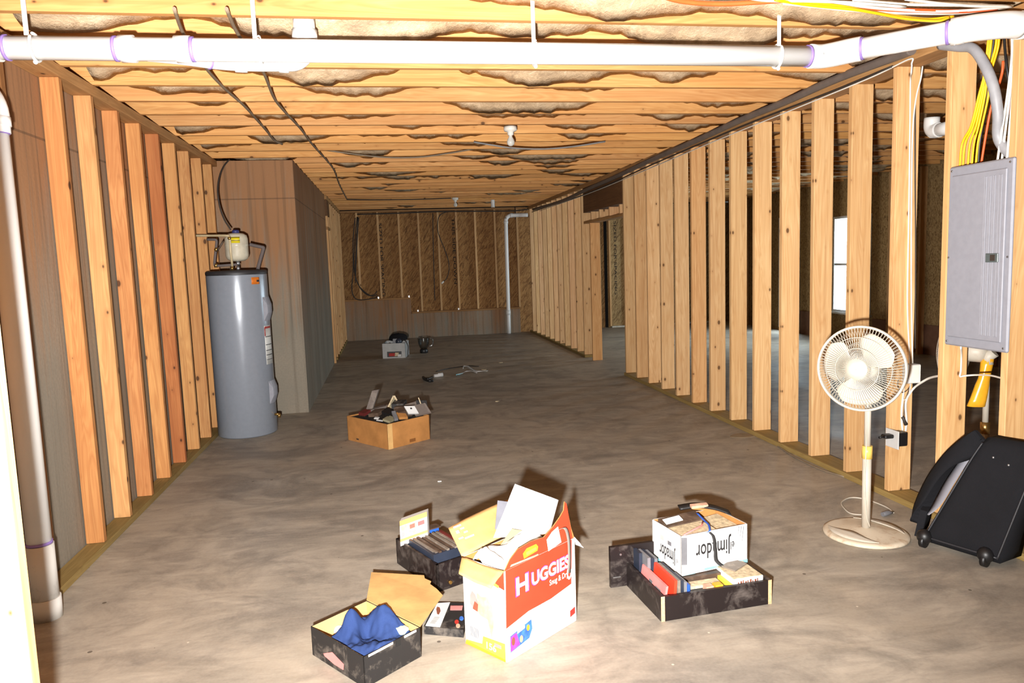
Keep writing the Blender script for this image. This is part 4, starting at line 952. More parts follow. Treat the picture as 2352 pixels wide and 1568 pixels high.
# ---- black shoe box with the blue cloth
sb_o = V((-.352, 2.717, .001)); sa = V((-.150, 2.447, .001))-sb_o; sbv = V((.052, 2.612, .001))-V((-.150, 2.447, .001))
shoe = thing('shoe_box', 'scuffed black shoe box with its tan lid folded back, nearest the camera', 'box', sb_o+(sa+sbv)/2)
SH = .113
openbox('box_body', sb_o, sa, sbv, SH, .003, [M_SHOE, M_TAN], shoe)
hinge0, hinge1 = sb_o+sbv+UP*(SH+.001), sb_o+sa+sbv+UP*(SH+.001)
L1, L2, L3 = pz(853, 1315, .105), pz(974, 1322, .105), pz(1017, 1368, .105)
mb = MB()
pl = [hinge0, L1, L2, L2.lerp(L3, .12)+V((-.006, -.008, 0)), L2.lerp(L3, .35)+V((.004, .006, 0)), L2.lerp(L3, .4)+V((-.006, -.008, 0)), L2.lerp(L3, .7), L3, hinge1]
mb.prism(pl, UP*.003); build('lid', mb, M_TAN, shoe)
fr = sb_o+sa; nf = sbv.cross(UP).normalized()
nl = sa.cross(UP).normalized()
ctr = shoe.location
for nn in (0, 1): pass
n_left = V((sa.y, -sa.x, 0)).normalized(); n_left = -n_left if n_left.dot(sb_o+sa/2-V(ctr)) < 0 else n_left
n_front = V((sbv.y, -sbv.x, 0)).normalized(); n_front = -n_front if n_front.dot(sb_o+sa+sbv/2-V(ctr)) < 0 else n_front
decal('printed_label', [(743, 1500), (763, 1497), (790, 1525), (789, 1538), (768, 1525), (746, 1506)], sb_o, n_left, M_PINK, shoe)
for u0, u1 in ((.08, .50), (.70, .92)):
    mb = MB(); mb.obox(fr+sbv*u0+n_front*.0007+UP*(SH-.008), sbv*(u1-u0), n_front*.0012, UP*.0085); build('torn_edge', mb, M_WCARD, shoe)
mb = MB(); mb.obox(fr+sbv*.56+n_front*.0007+UP*(SH-.026), sbv*.07, n_front*.0012, UP*.0262); build('thumb_notch', mb, M_DARK, shoe)
random.seed(3)
cx, cy = ctr[0], ctr[1]
def clothfn(u, v):
    p = sb_o + sa*(.22+.74*u) + sbv*(.06+.88*v)
    g = lambda cu, cv, su, sv: math.exp(-((u-cu)/su)**2-((v-cv)/sv)**2)
    z = .088 + .098*g(.42, .86, .26, .26) + .07*g(.14, .42, .15, .16) + .012*g(.8, .3, .3, .3)
    z -= .05*max(0, 1-u/.12)*(1-g(.1, .45, .5, .25)) + .03*g(.40, .50, .10, .12)
    z += .030*mn.noise(V((u*2.6+4, v*2.6, 1.7))) + .016*(abs(mn.noise(V((u*5+v*2, v*5, 8))))-.2) + .007*mn.noise(V((u*13, v*13, 2)))
    e = min(1-u, v, 1-v)
    z = min(z, .108 + .75*max(0, e))
    return V((p.x, p.y, max(.012, z)))
mb = MB(); mb.shell(46, 46, clothfn, .004); tag(build('cloth', mb, M_BLUE), 'crumpled blue cloth stuffed into the black shoe box', 'cloth')
mb = MB(); q0 = sb_o+sa*.04+sbv*.45+UP*.03; mb.ball(q0+UP*.02, .02, (1.2, .8, 1.1), 12); tag(build('wad', mb, M_WCARD), 'small pale wad beside the blue cloth in the shoe box', 'wad')
q0 = sb_o+sa*.86+sbv*.80+UP*.05
slabthing('card', q0, sbv*.13, -sa*.10, UP*.055, M_MINT, 'pale green card in the corner of the shoe box', 'card')

# ---- flat black game box beside it
g0, g1, g2, g3 = pz(973, 1438, .033), pz(1001, 1382, .033), pz(1078, 1384, .033), pz(1064, 1446, .033)
gb_ = thing('game_box', 'flat black box with a white illustrated panel, between shoe box and diaper box', 'box', ((g0.x+g2.x)/2, (g0.y+g2.y)/2, 0))
mb = MB(); mb.prism([V((p.x, p.y, .001)) for p in (g0, g1, g2, g3)], UP*.032); build('box_body', mb, M_SHOE, gb_)
Z3 = (0, 0, .0335)
decal('printed_panel', [(977, 1437), (1004, 1385), (1034, 1383), (1011, 1440)], Z3, UP, M_WCARD, gb_)
decal('printed_picture', [(1002, 1399), (1004, 1393), (1010, 1395), (1012, 1403), (1008, 1411), (1004, 1410)], (0, 0, .0345), UP, M_BROWNP, gb_)
for k in range(4): decal('printed_line', [(987+k*4-k, 1432-k*4), (989+k*4-k, 1428-k*4), (1001+k*3, 1429-k*4), (999+k*3, 1433-k*4)], (0, 0, .0345), UP, M_GCARD, gb_)
decal('printed_badge', [(1035, 1391), (1063, 1391), (1061, 1401), (1034, 1401)], Z3, UP, M_PINK, gb_)
for (x, y), m in (((1049, 1428), M_REDP), ((1060, 1420), M_SKYB), ((1052, 1437), M_PEACH)):
    decal('printed_dot', [(x+5*math.cos(2*PI*k/12), y+5*math.sin(2*PI*k/12)) for k in range(12)], Z3, UP, m, gb_)

# ---- black drawer behind, full of cassettes and discs
d0, d1, d2 = V((-.026, 3.50, .001)), V((.148, 3.13, .001)), V((.345, 3.235, .001))
da, db = d1-d0, d2-d1
bx_ = thing('drawer', 'dusty black drawer behind the diaper box, filled with discs', 'drawer', d0+(da+db)/2)
openbox('drawer_body', d0, da, db, .125, .012, [M_BLKW, M_BLKW], bx_)
n_dl = V((da.y, -da.x, 0)).normalized(); n_dl = -n_dl if n_dl.dot(d0+da/2-V(bx_.location)) < 0 else n_dl
mb = MB(); p = d1+db*.28+UP*.03; nfr = V((db.y, -db.x, 0)).normalized(); nfr = -nfr if nfr.dot(d1+db/2-V(bx_.location)) < 0 else nfr
mb.tube([p+nfr*.0, p+nfr*.012], .008, 10); build('knob', mb, M_BRASS, bx_)
# discs standing in a row, leaning
an, bn = da.normalized(), db.normalized()
cols = [M_NAVY, M_DUSTC, M_BRNC, M_DUSTC, M_BRNC, M_DUSTC, M_DKRED, M_BRNC, M_DUSTC, M_BRNC, M_DUSTC, M_DKRED, M_DUSTC]
wds = ['navy', 'dusty clear', 'brown', 'greyish', 'dark brown', 'clear dusty', 'dark red', 'worn brown', 'grey clear', 'muddy brown', 'pale dusty', 'maroon', 'clear']
for k in range(13):
    o_ = d0 + an*(.10+.012*(k % 3)) + bn*(.016+.0141*k) + UP*.016
    slabthing('disc_case', o_, an*.225, bn*.0125, UP*(.128+.006*((k*7) % 3)) + bn*.006, cols[k], f'{wds[k]} disc case, {nth(k+1)} from the outer side of the dusty drawer', 'disc case', 'disc cases in the dusty black drawer')
mb = MB(); o_ = d1 - an*.058 + bn*.02 + UP*.128
o_ = d0 + an*.325 + bn*.018 + UP*.05
slabthing('video_tape', o_, bn*.155, an*.026, UP*.098, M_NAVY, 'dark blue tape box across the front of the dusty black drawer', 'tape')
slabthing('disc_case', d0+an*.03+bn*.10+UP*.10, bn*.11, an*.035, UP*.045, M_BLUEC, 'royal blue case at the rear of the dusty black drawer', 'disc case')
slabthing('booklet', d0+an*.02+bn*.12+UP*.146, bn*.10, an*.05-UP*.0, UP*.006+an*.0, M_BRNC, 'grey-brown flat booklet at the rear of the dusty black drawer', 'booklet')
# the orange and white pack standing in its rear corner
o0, o1, o2, o3 = py(918, 1197, 3.47), py(981, 1189, 3.47), py(983, 1236, 3.42), py(920, 1254, 3.42)
ow = thing('food_box', 'small white and orange box standing in the rear of the black drawer', 'box', ((o0+o2)/2)-UP*.06)
fx = (o1-o0); fz = (o0-o3)
mb = MB(); mb.obox(o3, o2-o3+V((0, 0, .01)), V((.01, .045, 0)), fz); build('box_body', mb, M_WCARD, ow)
fn_ = (o2-o3).cross(fz).normalized(); fn_ = fn_ if fn_.y < 0 else -fn_
def on(u0, v0, u1, v1, nm, m, l=1):
    X0 = o2-o3+V((0, 0, .01)); mb = MB(); mb.obox(o3+X0*u0+fz*v0+fn_*.0005*l, X0*(u1-u0), fn_*.0006, fz*(v1-v0)); build(nm, mb, m, ow)
on(0, .8, 1, 1, 'printed_band', M_ORANGE); on(0, .16, 1, .27, 'printed_band', M_ORANGE)
on(.05, .3, .25, .78, 'printed_picture', M_PEACH); on(.08, .34, .14, .5, 'printed_picture', M_GREYC, 2); on(.33, .3, .62, .76, 'printed_panel', M_BEIGE)
on(.36, .55, .55, .72, 'printed_picture', M_BROWNP, 3); on(.66, .55, .9, .72, 'printed_picture', M_REDP); on(.68, .34, .92, .44, 'printed_picture', M_AQUA)

# ---- the diaper box
hA, hB, hC = V((.223, 2.667, .001)), V((.356, 2.495, .001)), V((.680, 2.741, .001))
hD = hA + (hC-hB); HH = .345
hx = thing('diaper_box', 'large torn red and white diaper box with open flaps, full of paper', 'box', (hA+hC)/2)
ea, eb = hB-hA, hC-hB
openbox('box_body', hA, ea, eb, HH, .004, [M_WCARD, M_CARD], hx)
nF = V((eb.y, -eb.x, 0)).normalized(); nF = -nF if nF.dot(hB+eb/2-V(hx.location)) < 0 else nF
nL = V((ea.y, -ea.x, 0)).normalized(); nL = -nL if nL.dot(hA+ea/2-V(hx.location)) < 0 else nL
FP = lambda u, z: hB+eb*u+UP*z
def onface(nm, pts, m, l=1, par=hx):
    mb = MB(); mb.prism([FP(u, z)+nF*(.0004+.0007*(l-1)) for u, z in pts], nF*.0006); return build(nm, mb, m, par)
red = onface('printed_panel', [(.004, .130), (.30, .150), (.62, .150), (.93, .165), (.955, HH), (.02, HH)], M_RED)
onface('shaded_crease', [(.935, .01), (.998, .01), (.998, HH-.01), (.96, HH-.01)], M_GCARD)  # shade of the creased, turned-back edge put in as a greyer strip
text('printed_word', 'H', FP(.125, .232)+nF*.0018, eb, UP, .098, M_VIOL, hx, .0002, .075, .04)
text('printed_word', 'H', FP(.135, .235)+nF*.0022, eb, UP, .090, M_WCARD, hx, .0004, .066, .035)
text('printed_word', 'UGGIES', FP(.345, .240)+nF*.0018, eb, UP, .074, M_VIOL, hx, .0002, .232, .04)
text('printed_word', 'UGGIES', FP(.352, .242)+nF*.0022, eb, UP, .068, M_WCARD, hx, .0004, .224, .035)
text('printed_word', 'Snug & Dry', FP(.60, .205)+nF*.0022, eb, UP, .032, M_WCARD, hx, .0004, .115, .015)
onface('printed_badge', [(.90+.035*math.cos(2*PI*k/16), .213+.026*math.sin(2*PI*k/16)) for k in range(16)], M_WCARD, 2)
onface('printed_badge', [(.90+.018*math.cos(2*PI*k/16), .213+.014*math.sin(2*PI*k/16)) for k in range(16)], M_RED, 3)
pv = onface('printed_sticker', [(.045, .03), (.30, .045), (.345, .075), (.335, .112), (.05, .092)], M_SKYB, 1)
onface('printed_sticker', [(.05, .033), (.17, .042), (.13, .094), (.053, .089)], M_VIOL, 2)
onface('printed_picture', [(.085+.022*math.cos(2*PI*k/12), .068+.016*math.sin(2*PI*k/12)) for k in range(12)], M_BROWNP, 3)
onface('printed_picture', [(.19+.022*math.cos(2*PI*k/12), .06+.014*math.sin(2*PI*k/12)) for k in range(12)], M_PEACH, 3)
onface('printed_picture', [(.285+.02*math.cos(2*PI*k/12), .088+.012*math.sin(2*PI*k/12)) for k in range(12)], M_ORANGE, 3)
onface('printed_line', [(.14, .088), (.24, .094), (.24, .105), (.14, .099)], M_WCARD, 3)
onface('printed_badge', [(.90, .030), (.975, .036), (.975, .062), (.90, .056)], M_REDP, 2)
# narrow end: photo, bar code, yellow corner
LP = lambda u, z: hA+ea*u+UP*z
def onleft(nm, pts, m, l=1):
    mb = MB(); mb.prism([LP(u, z)+nL*(.0004+.0007*(l-1)) for u, z in pts], nL*.0006); return build(nm, mb, m, hx)
onleft('printed_band', [(.0, .0), (.97, .0), (.97, .07), (.45, .062), (.42, .03), (.02, .018)], M_YELP)
onleft('printed_band', [(.0, .0), (.97, .0), (.97, .009), (.02, .014)], M_ORANGE, 2)
text('printed_number', '156', LP(.50, .022)+nL*.0018, ea, UP, .036, M_WCARD, hx, .0004, .05, .02)
onleft('printed_picture', [(.72, .043), (.88, .043), (.88, .056), (.72, .056)], M_PINK, 2)
bc = onleft('bar_code', [(.12, .035), (.38, .030), (.38, .085), (.12, .088)], M_WCARD, 1)
for k in range(7): onleft('bar', [(.15+.03*k, .042), (.163+.03*k, .042), (.163+.03*k, .082), (.15+.03*k, .082)], M_GREYC, 2)
onleft('printed_picture', [(.30, .16), (.40, .14), (.58, .135), (.66, .06), (.72, .13), (.70, .19), (.60, .225), (.45, .215), (.34, .225)], M_PEACH, 1)
onleft('printed_picture', [(.16, .17), (.30, .15), (.36, .18), (.30, .215), (.22, .225), (.17, .205)], M_PINK, 1)
onleft('printed_picture', [(.22, .155), (.34, .15), (.36, .18), (.28, .188)], M_BROWNP, 2)
onleft('printed_corner', [(.70, .285), (.995, .275), (.995, .344), (.82, .344)], M_RED, 1)
onleft('printed_corner', [(.71, .281), (.86, .274), (.88, .284), (.74, .292)], M_YELP, 2)
# flaps
top = lambda p, z=HH: V((p.x, p.y, z))
# end flap folded outwards and hanging, brown inside uppermost
e0, e1 = top(hA)+UP*.002, top(hB)+UP*.002
f0, f1 = pp(1054, 1318, e0+nL*.08, nL), pp(1128, 1352, e1+nL*.085, nL)
sheet('end_flap', (e0, e1, f1, f0), .003, M_TAN, hx, .004, 8, .004, 2)
# front flap standing up, red outside
u_top = [(.03, HH+.008), (.10, HH+.030), (.22, HH+.052), (.40, HH+.058), (.58, HH+.052), (.74, HH+.075), (.86, HH+.098), (.93, HH+.115), (.97, HH+.145), (.99, HH+.135), (.985, HH+.04), (1.0, HH+.002)]
ff = [FP(0.004, HH+.001)] + [FP(u, z) - nF*(.25*(z-HH)) for u, z in u_top]
mb = MB(); mb.prism(ff, -nF*.003); fl = build('front_flap', mb, [M_CARD], hx)
mb = MB(); mb.prism([p+nF*.0008 for p in ff[:-2]+[FP(.97, HH+.002)]], nF*.0006); build('printed_panel', mb, M_RED, fl)
def onflap(nm, pts, m, l):
    mb = MB(); mb.prism([FP(u, z)-nF*(.25*(z-HH))+nF*(.0016+.0007*l) for u, z in pts], nF*.0005); build(nm, mb, m, fl)
onflap('printed_badge', [(.27, HH+.012), (.46, HH+.018), (.48, HH+.03), (.46, HH+.042), (.33, HH+.042), (.27, HH+.03)], M_ORANGE, 0)
onflap('printed_badge', [(.31, HH+.018), (.45, HH+.023), (.45, HH+.033), (.31, HH+.030)], M_YELP, 1)
onflap('printed_panel', [(.60, HH-.002), (.80, HH+.008), (.80, HH+.068), (.70, HH+.058), (.61, HH+.04)], M_WCARD, 0)
onflap('printed_line', [(.08, HH+.006), (.46, HH+.001), (.46, HH+.006), (.10, HH+.012)], M_PEACH, 0)
# long rear flap leaning outwards with white printing
r0, r1 = top(hA)+UP*.002, top(hD)+UP*.002
g0_, g1_ = pz(1030, 1212, .40), pz(1146, 1156, .43)
rf = sheet('rear_flap', (r0+(r1-r0)*.0, r1, g1_+(r1-r0)*.35, g0_), .003, M_TAN, hx, .012, 10, .004, 5)
nr = ((r1-r0).cross(g0_-r0)).normalized(); nr = nr if nr.z > 0 else -nr
for (u, v, w, h) in ((.035, .62, .04, .10), (.03, .82, .10, .055), (.12, .55, .05, .05), (.10, .70, .05, .05), (.03, .42, .06, .05), (.10, .36, .12, .05)):
    P0 = r0.lerp(g0_, v)+(r1-r0)*u
    mb = MB(); mb.obox(P0+nr*.016, (r1-r0)*w, (g0_-r0)*h, nr*.001); build('printed_mark', mb, M_WCARD, rf)
# narrow far-end flap
s0, s1 = top(hC)+UP*.002, top(hD)+UP*.002; out_ = eb.normalized()
sheet('end_flap', (s0, s1, s1+out_*.07-UP*.05, s0+out_*.055-UP*.06), .003, M_WCARD, hx, .004, 6, .003, 9)
# grey strap over the front
tag(build('strap', (lambda m: m.shell(12, 3, lambda u, v: smooth_path([FP(.72, HH+.060)+nF*-.004, FP(.80, HH+.066)+nF*.012, FP(.86, HH+.02)+nF*.010, FP(.875, HH-.05)+nF*.008, FP(.87, HH-.13)+nF*.006], 6)[min(24, int(u*24))]+eb.normalized()*(v*.017), .0015) or m)(MB()), M_STRAPG), 'grey strap hanging down the front of the diaper box', 'strap')
# papers inside
ins = hA+(ea+eb)*.5
P_ = [pp(1165, 1240, ins+V((-.02, .03, 0)), V((.1, -1, .1))), pp(1262, 1225, ins+V((-.02, .03, 0)), V((.1, -1, .1))), pp(1283, 1148, ins+V((-.02, .05, 0)), V((.1, -1, .1))), pp(1183, 1111, ins+V((-.02, .05, 0)), V((.1, -1, .1)))]
P_[0] = pp(1133, 1235, ins+V((-.02, .03, 0)), V((.1, -1, .1)))
o_ = sheet('paper', P_, .002, M_PAPER, None, .008, 10, .004, 1); tag(o_, 'big white sheet of paper standing highest out of the diaper box', 'paper')
mb = MB(); a_ = ins+V((-.055, .075, .0))
G = [pp(x, y, a_, V((.1, -1, .1))) for x, y in ((1143, 1149), (1166, 1152), (1160, 1215), (1137, 1215))]
tag(build('folder', (lambda m: m.prism(G, V((0, .003, 0))) or m)(MB()), M_PAPERG), 'grey-blue folder behind the big white sheet in the diaper box', 'folder')
G = [pp(x, y, ins+V((0, .0, 0)), V((.1, -1, .1))) for x, y in ((1176, 1214), (1200, 1218), (1152, 1252), (1150, 1250))]
tag(build('card', (lambda m: m.prism(G, V((0, .003, 0))) or m)(MB()), M_KHAKI), 'khaki card showing between the sheets in the diaper box', 'card')
def plastic(u, v):
    p = hA + ea*(.10+.80*v) + eb*(.05+.88*u)
    z = HH - .045 + .055*mn.noise(V((u*2.2, v*2.2, 3))) + .075*math.sin(PI*u)**.7*math.sin(PI*min(1, v*.9+.1)) + .02*abs(mn.noise(V((u*5, v*5, 6)))) - .03*(v > .9)
    if u < .12: z += .03*math.sin(PI*v)
    return V((p.x, p.y, z))
mb = MB(); mb.shell(30, 20, plastic, .002); tag(build('paper', mb, M_PAPER), 'crumpled white sheet filling the top of the diaper box', 'paper')
C_ = [pp(1098, 1250, hA+V((.02, 0, .3)), V((.2, -1, 0))), pp(1120, 1255, hA+V((.03, 0, .3)), V((.2, -1, 0))), pp(1165, 1300, hB+V((.01, .03, .3)), V((.2, -1, 0))), pp(1100, 1270, hA+V((.02, 0, .3)), V((.2, -1, 0)))]

# ---- the black drawer with the white tequila carton
q_fl, q_fr = V((1.004, 2.650, .001)), V((1.500, 2.690, .001))
u_ = (q_fr-q_fl).normalized(); w_ = V((-u_.y, u_.x, 0)); W_, D_, Hs_ = (q_fr-q_fl).length, .345, .102
dw = thing('drawer', 'black wooden drawer with raw end grain, holding the white spirits carton', 'drawer', q_fl+u_*W_/2+w_*D_/2)
tb = .016
mb = MB(); mb.obox(q_fl+u_*tb, u_*(W_-2*tb), w_*.013, UP*Hs_); build('drawer_back', mb, M_BLKW, dw)
for k, x in enumerate((0, W_-tb)):
    mb = MB(); mb.obox(q_fl+u_*x, u_*tb, w_*D_, UP*(Hs_+.002)); sd = build('drawer_side', mb, M_BLKW, dw)
    mb = MB(); mb.obox(q_fl+u_*x-w_*.0012, u_*tb, w_*.001, UP*(Hs_+.002)); build('raw_end', mb, M_CHIP, sd)
mb = MB(); mb.obox(q_fl+u_*tb+w_*.013, u_*(W_-2*tb), w_*(D_-.013), UP*.006); build('drawer_bottom', mb, M_BLKW, dw)
mb = MB(); mb.obox(q_fl-u_*.075+w_*(D_+.001), u_*(W_+.12), w_*.018, UP*.185); ft = build('drawer_front', mb, M_BLKW, dw)
for x in (-.03, -.03):
    pass
mb = MB(); p = q_fl+u_*-.028+w_*(D_-.0)+UP*.148; mb.tube([p, p-w_*.004], .005, 8); build('screw_head', mb, M_STEEL, ft)
mb = MB(); p = q_fl+u_*-.065+w_*(D_-.004)+UP*.045; mb.obox(p, u_*.035, w_*.0045, UP*.004); build('screw_head', mb, M_STEEL, ft)
# carton
t_b = .112; cF, cR_, cL = V((1.150, 2.795, t_b)), V((1.480, 2.860, t_b)), V((1.128, 3.035, t_b))
xa = (cR_-cF); xb_ = V((-xa.y, xa.x, 0)).normalized()*.226
def hgt(fp, ty):
    best = 0
    for i in range(400):
        z = i*.001
        p = fp+UP*z - CP
        y = 784 - F_PX*p.dot(CU)/p.dot(CF)
        if y <= ty: return z
    return .2
CH = hgt(cF, 1232)
qc = thing('spirits_carton', 'white lettered spirits carton standing upside down in the black drawer', 'box', cF+xa/2+xb_/2)
openbox('box_body', cF, xb_, xa, CH, .004, [M_WCARD, M_CARD], qc)
nCF = V((xa.y, -xa.x, 0)).normalized(); nCF = -nCF if nCF.y > 0 else nCF
nCL = V((xb_.y, -xb_.x, 0)).normalized(); nCL = -nCL if nCL.x > 0 else nCL
def oncf(nm, pts, m, l=1):
    mb = MB(); mb.prism([cF+xa*u+UP*(z*CH)+nCF*(.0004+.0006*l) for u, z in pts], nCF*.0005); return build(nm, mb, m, qc)
oncf('printed_band', [(0.0, .0), (.20, .0), (.20, .01)], M_AQUA); oncf('printed_band', [(.34, .02), (1, .0), (1, .085), (.34, .085)], M_AQUA)
oncf('printed_panel', [(.004, .28), (.085, .26), (.085, .94), (.004, .97)], M_GREYC)
xr = -xa.normalized(); dn = -UP
text('printed_word', 'Jimador', cF+xa*.735+UP*(CH*.70)+nCF*.001, xr, dn, .105*.9, M_INK, qc, .0004, .180, .012)
text('printed_word', 'el', cF+xa*.80+UP*(CH*.62)+nCF*.001, xr, dn, .050, M_INK, qc, .0004, .020, .008)
for z, a0, a1 in ((.83, .30, .62), (.88, .46, .68)): oncf('printed_line', [(a0, z), (a1, z), (a1, z+.012), (a0, z+.012)], M_GCARD)
for k in range(3): oncf('printed_stroke', [(.865+.035*k, .98-.01*k), (.875+.035*k, .98-.01*k), (.858+.03*k, .80-.11*k), (.853+.03*k, .80-.11*k)], M_GREYC)
def oncl(nm, pts, m, l=1):
    mb = MB(); mb.prism([cF+xb_*u+UP*(z*CH)+nCL*(.0004+.0006*l) for u, z in pts], nCL*.0005); return build(nm, mb, m, qc)
text('printed_word', 'Jimador', cF+xb_*.19+UP*(CH*.50)+nCL*.001, xb_, dn, .085, M_INK, qc, .0004, .125, .01)
text('printed_word', 'el', cF+xb_*.09+UP*(CH*.36)+nCL*.001, xb_, dn, .030, M_GREYC, qc, .0004, .014, .0)
oncl('printed_line', [(.10, .86), (.80, .90), (.80, .915), (.10, .875)], M_GCARD); oncl('printed_line', [(.25, .93), (.75, .955), (.75, .965), (.25, .94)], M_GCARD)
oncl('printed_mark', [(.32, .60), (.44, .60), (.44, .70), (.32, .70)], M_GREYC); oncl('printed_mark', [(.58, .62), (.70, .62), (.70, .74), (.58, .74)], M_GCARD)
oncl('printed_band', [(.70, .0), (1, .0), (1, .09), (.72, .07)], M_AQUA)
# what sticks out of the carton
zt = t_b+CH
ci = lambda u, v, z: cF+xa*u+xb_*v+UP*(CH+z)
def inner(nm, u0, v0, u1, v1, z0, z1, th, m, lab, cat, tilt=0):
    q = [ci(u0, v0, z0), ci(u1, v0, z1), ci(u1, v1, z1+tilt), ci(u0, v1, z0+tilt)]
    mb = MB(); mb.prism(q, -UP*th); o = build(nm, mb, m); tag(o, lab, cat); return o
inner('paper_bag', .05, .06, .56, .55, -.012, -.006, .05, M_BEIGE, 'brown paper-covered book lying in the spirits carton', 'book', .004)
inner('book', .06, .58, .62, .93, -.006, .002, .05, M_BRNC, 'brown-backed book at the rear of the spirits carton', 'book', .010)
inner('paper', .05, .60, .30, .74, .006, .012, .003, M_PAPER, 'folded white and red paper in the rear corner of the spirits carton', 'paper', .01)
mb = MB(); mb.tube([ci(.06, .05, -.002), ci(.45, .30, .0), ci(.52, .42, .003)], .0035, 6); tag(build('ribbon', mb, M_PINK), 'thin pinkish edge strip across the brown book in the carton', 'ribbon')
inner('magazine', .60, .10, .96, .86, -.03, -.02, .04, M_BEIGE, 'stack of pale magazines at the narrow end of the carton', 'magazine', .006)
mb = MB(); mb.shell(14, 3, lambda u, v: smooth_path([ci(.40, .92, .03), ci(.62, .80, .038), ci(.82, .62, .03), ci(.97, .42, .012)], 6)[min(18, int(u*18))]+V((0, .03*v, .012*v)), .006); tag(build('folder', mb, M_BLK), 'black curved folder lying across the open top of the spirits carton', 'folder')
mb = MB(); mb.obox(ci(.62, .98, .015), xa*.36-UP*.03, V((0, .015, 0)), UP*.022); tag(build('card_strip', mb, M_CARD), 'brown card strip poking up at the rear of the spirits carton', 'card')
mb = MB(); mb.obox(ci(.50, .74, .040), xa*.26-UP*.006, V((.0, .02, .004)), UP*.012); tag(build('paper_roll', mb, M_PEACH), 'pale rolled paper on top of the black folder', 'paper')
mb = MB(); mb.shell(20, 3, lambda u, v: smooth_path([ci(.56, .72, .02), ci(.54, .45, .008), ci(.50, .22, .006), ci(.42, .02, .004), ci(.40, -.006, .0), ci(.34, -.008, -.004), ci(.22, -.006, -.002)], 6)[min(36, int(u*36))]+xa.normalized()*(.010*v), .0012); tag(build('ribbon', mb, M_BLUEC), 'blue lanyard ribbon over the front edge of the spirits carton', 'ribbon')
mb = MB(); mb.shell(30, 3, lambda u, v: smooth_path([ci(.40, -.012, -.004), ci(.455, -.02, -.03), ci(.475, -.022, -.09), ci(.485, -.03, -.135), ci(.58, -.12, -.165), ci(.70, -.24, -.185), ci(.76, -.36, -.20), ci(.72, -.42, -.215)], 6)[min(42, int(u*42))]+xa.normalized()*((.012+.016*u)*v), .0016); tag(build('strap', mb, M_STRAPB), 'black strap draped down the front of the spirits carton into the drawer', 'strap')
# cases and books in the drawer
dl = lambda x, y, z: q_fl+u_*x+w_*y+UP*z
def book(nm, x, y, z, dx, dy, dz, m, lab, cat, sk=0.0, grp=None):
    mb = MB(); mb.obox(dl(x, y, z), u_*dx, w_*dy, UP*dz+u_*sk); return tag(build(nm, mb, m), lab, cat, grp)
G1 = 'upright cases in the black drawer'
bk_ = book('book', .020, .035, .0075, .010, .23, .118, M_PINK, 'pink book leaning on the side board of the black drawer', 'book', .02, G1)
mb = MB(); mb.obox(dl(.0195, .07, .06)+u_*.007-u_*.0008, u_*.0012+u_*0, w_*.05, UP*.035+u_*.006); build('cover_picture', mb, M_GREYC, bk_)
mb = MB(); mb.obox(dl(.0195, .15, .065)+u_*.008-u_*.0008, u_*.0012, w_*.03, UP*.035+u_*.006); build('cover_picture', mb, M_GREYC, bk_)
rd = book('book', .058, .020, .0075, .012, .19, .145, M_RED, 'bright red book standing in the front row of the black drawer', 'book', .012, G1)
mb = MB(); mb.obox(dl(.0575, .022, .02), u_*.001, w_*.02, UP*.03); build('cover_patch', mb, M_ORANGE, rd)
book('disc_case', .0835, .022, .0075, .0135, .188, .142, M_DUSTC, 'dusty black case next to the red book', 'disc case', 0, G1)
book('disc_case', .098, .022, .0075, .013, .188, .140, M_NAVY, 'navy case, second past the red book', 'disc case', 0, G1)
book('disc_case', .112, .022, .0075, .013, .10, .132, M_GREYC, 'grey case in front of the carton corner', 'disc case', 0, G1)
book('disc_case', .126, .020, .0075, .012, .10, .118, M_BLUEC, 'bright blue case in front of the carton corner', 'disc case', 0, G1)
for k in range(4): book('disc_case', .030+.0165*k, .275 if k == 0 else .225, .0075, .0145, .06 if k == 0 else .105, .165-.004*k, M_GREYC if k % 2 else M_NAVY, f'grey-black upright case in the rear row of the drawer, {nth(k+1)} from its side board', 'disc case', 0, G1)
book('book', .145, .020, .0075, .17, .085, .075, M_NAVY, 'dark box lying in front of the white carton', 'box')
book('book', .150, .06, .084, .15, .045, .012, M_BEIGE, 'tan paperback under the front edge of the white carton', 'book')
for x, c, l in ((.165, M_WCARD, 'small white box at the front board of the drawer'), (.208, M_PEACH, 'small pinkish box, middle of three at the front board'), (.250, M_ORANGE, 'small orange and white box at the front board')):
    book('small_box', x, .0145, .084 if x > .2 else .0076, .033, .0045 if x < .2 else .03, .024 if x > .2 else .07, c, l, 'box')
book('disc_case', .318, .018, .0075, .014, .13, .09, M_YELP, 'yellow case standing beside the white-spined book', 'disc case')
wb_ = book('book', .334, .018, .0075, .135, .16, .112, M_WCARD, 'white-edged book lying on the end of the black drawer', 'book')
mb = MB(); mb.obox(dl(.336, .0165, .082), u_*.131, w_*.0012, UP*.036); sp_ = build('spine', mb, M_WCARD, wb_)
text('printed_word', 'Norton', dl(.45, .0158, .108), -u_, -UP, .022, M_INK, sp_, .0003, .09, .012) if False else None
for k in range(9):
    mb = MB(); mb.obox(dl(.352+.011*k, .0158, .088), u_*(.005+.003*(k % 2)), w_*.0006, UP*(.018+.003*(k % 3))); build('printed_letter', mb, M_BROWNP, wb_)
mb = MB(); mb.obox(dl(.335, .019, .1196), u_*.13, w_*.16, UP*.003); build('page_block', mb, M_BEIGE, wb_)
mb = MB(); mb.obox(dl(.375, .075, .1235), u_*.085+w_*.05, w_*.06-u_*.03, UP*.006); tag(build('disc_case', mb, M_DUSTC), 'clear plastic case lying on the white-edged book', 'disc case')
book('book', .145, .12, .0075, .19, .21, .10, M_BRNC, 'brown box beneath the white carton', 'box')
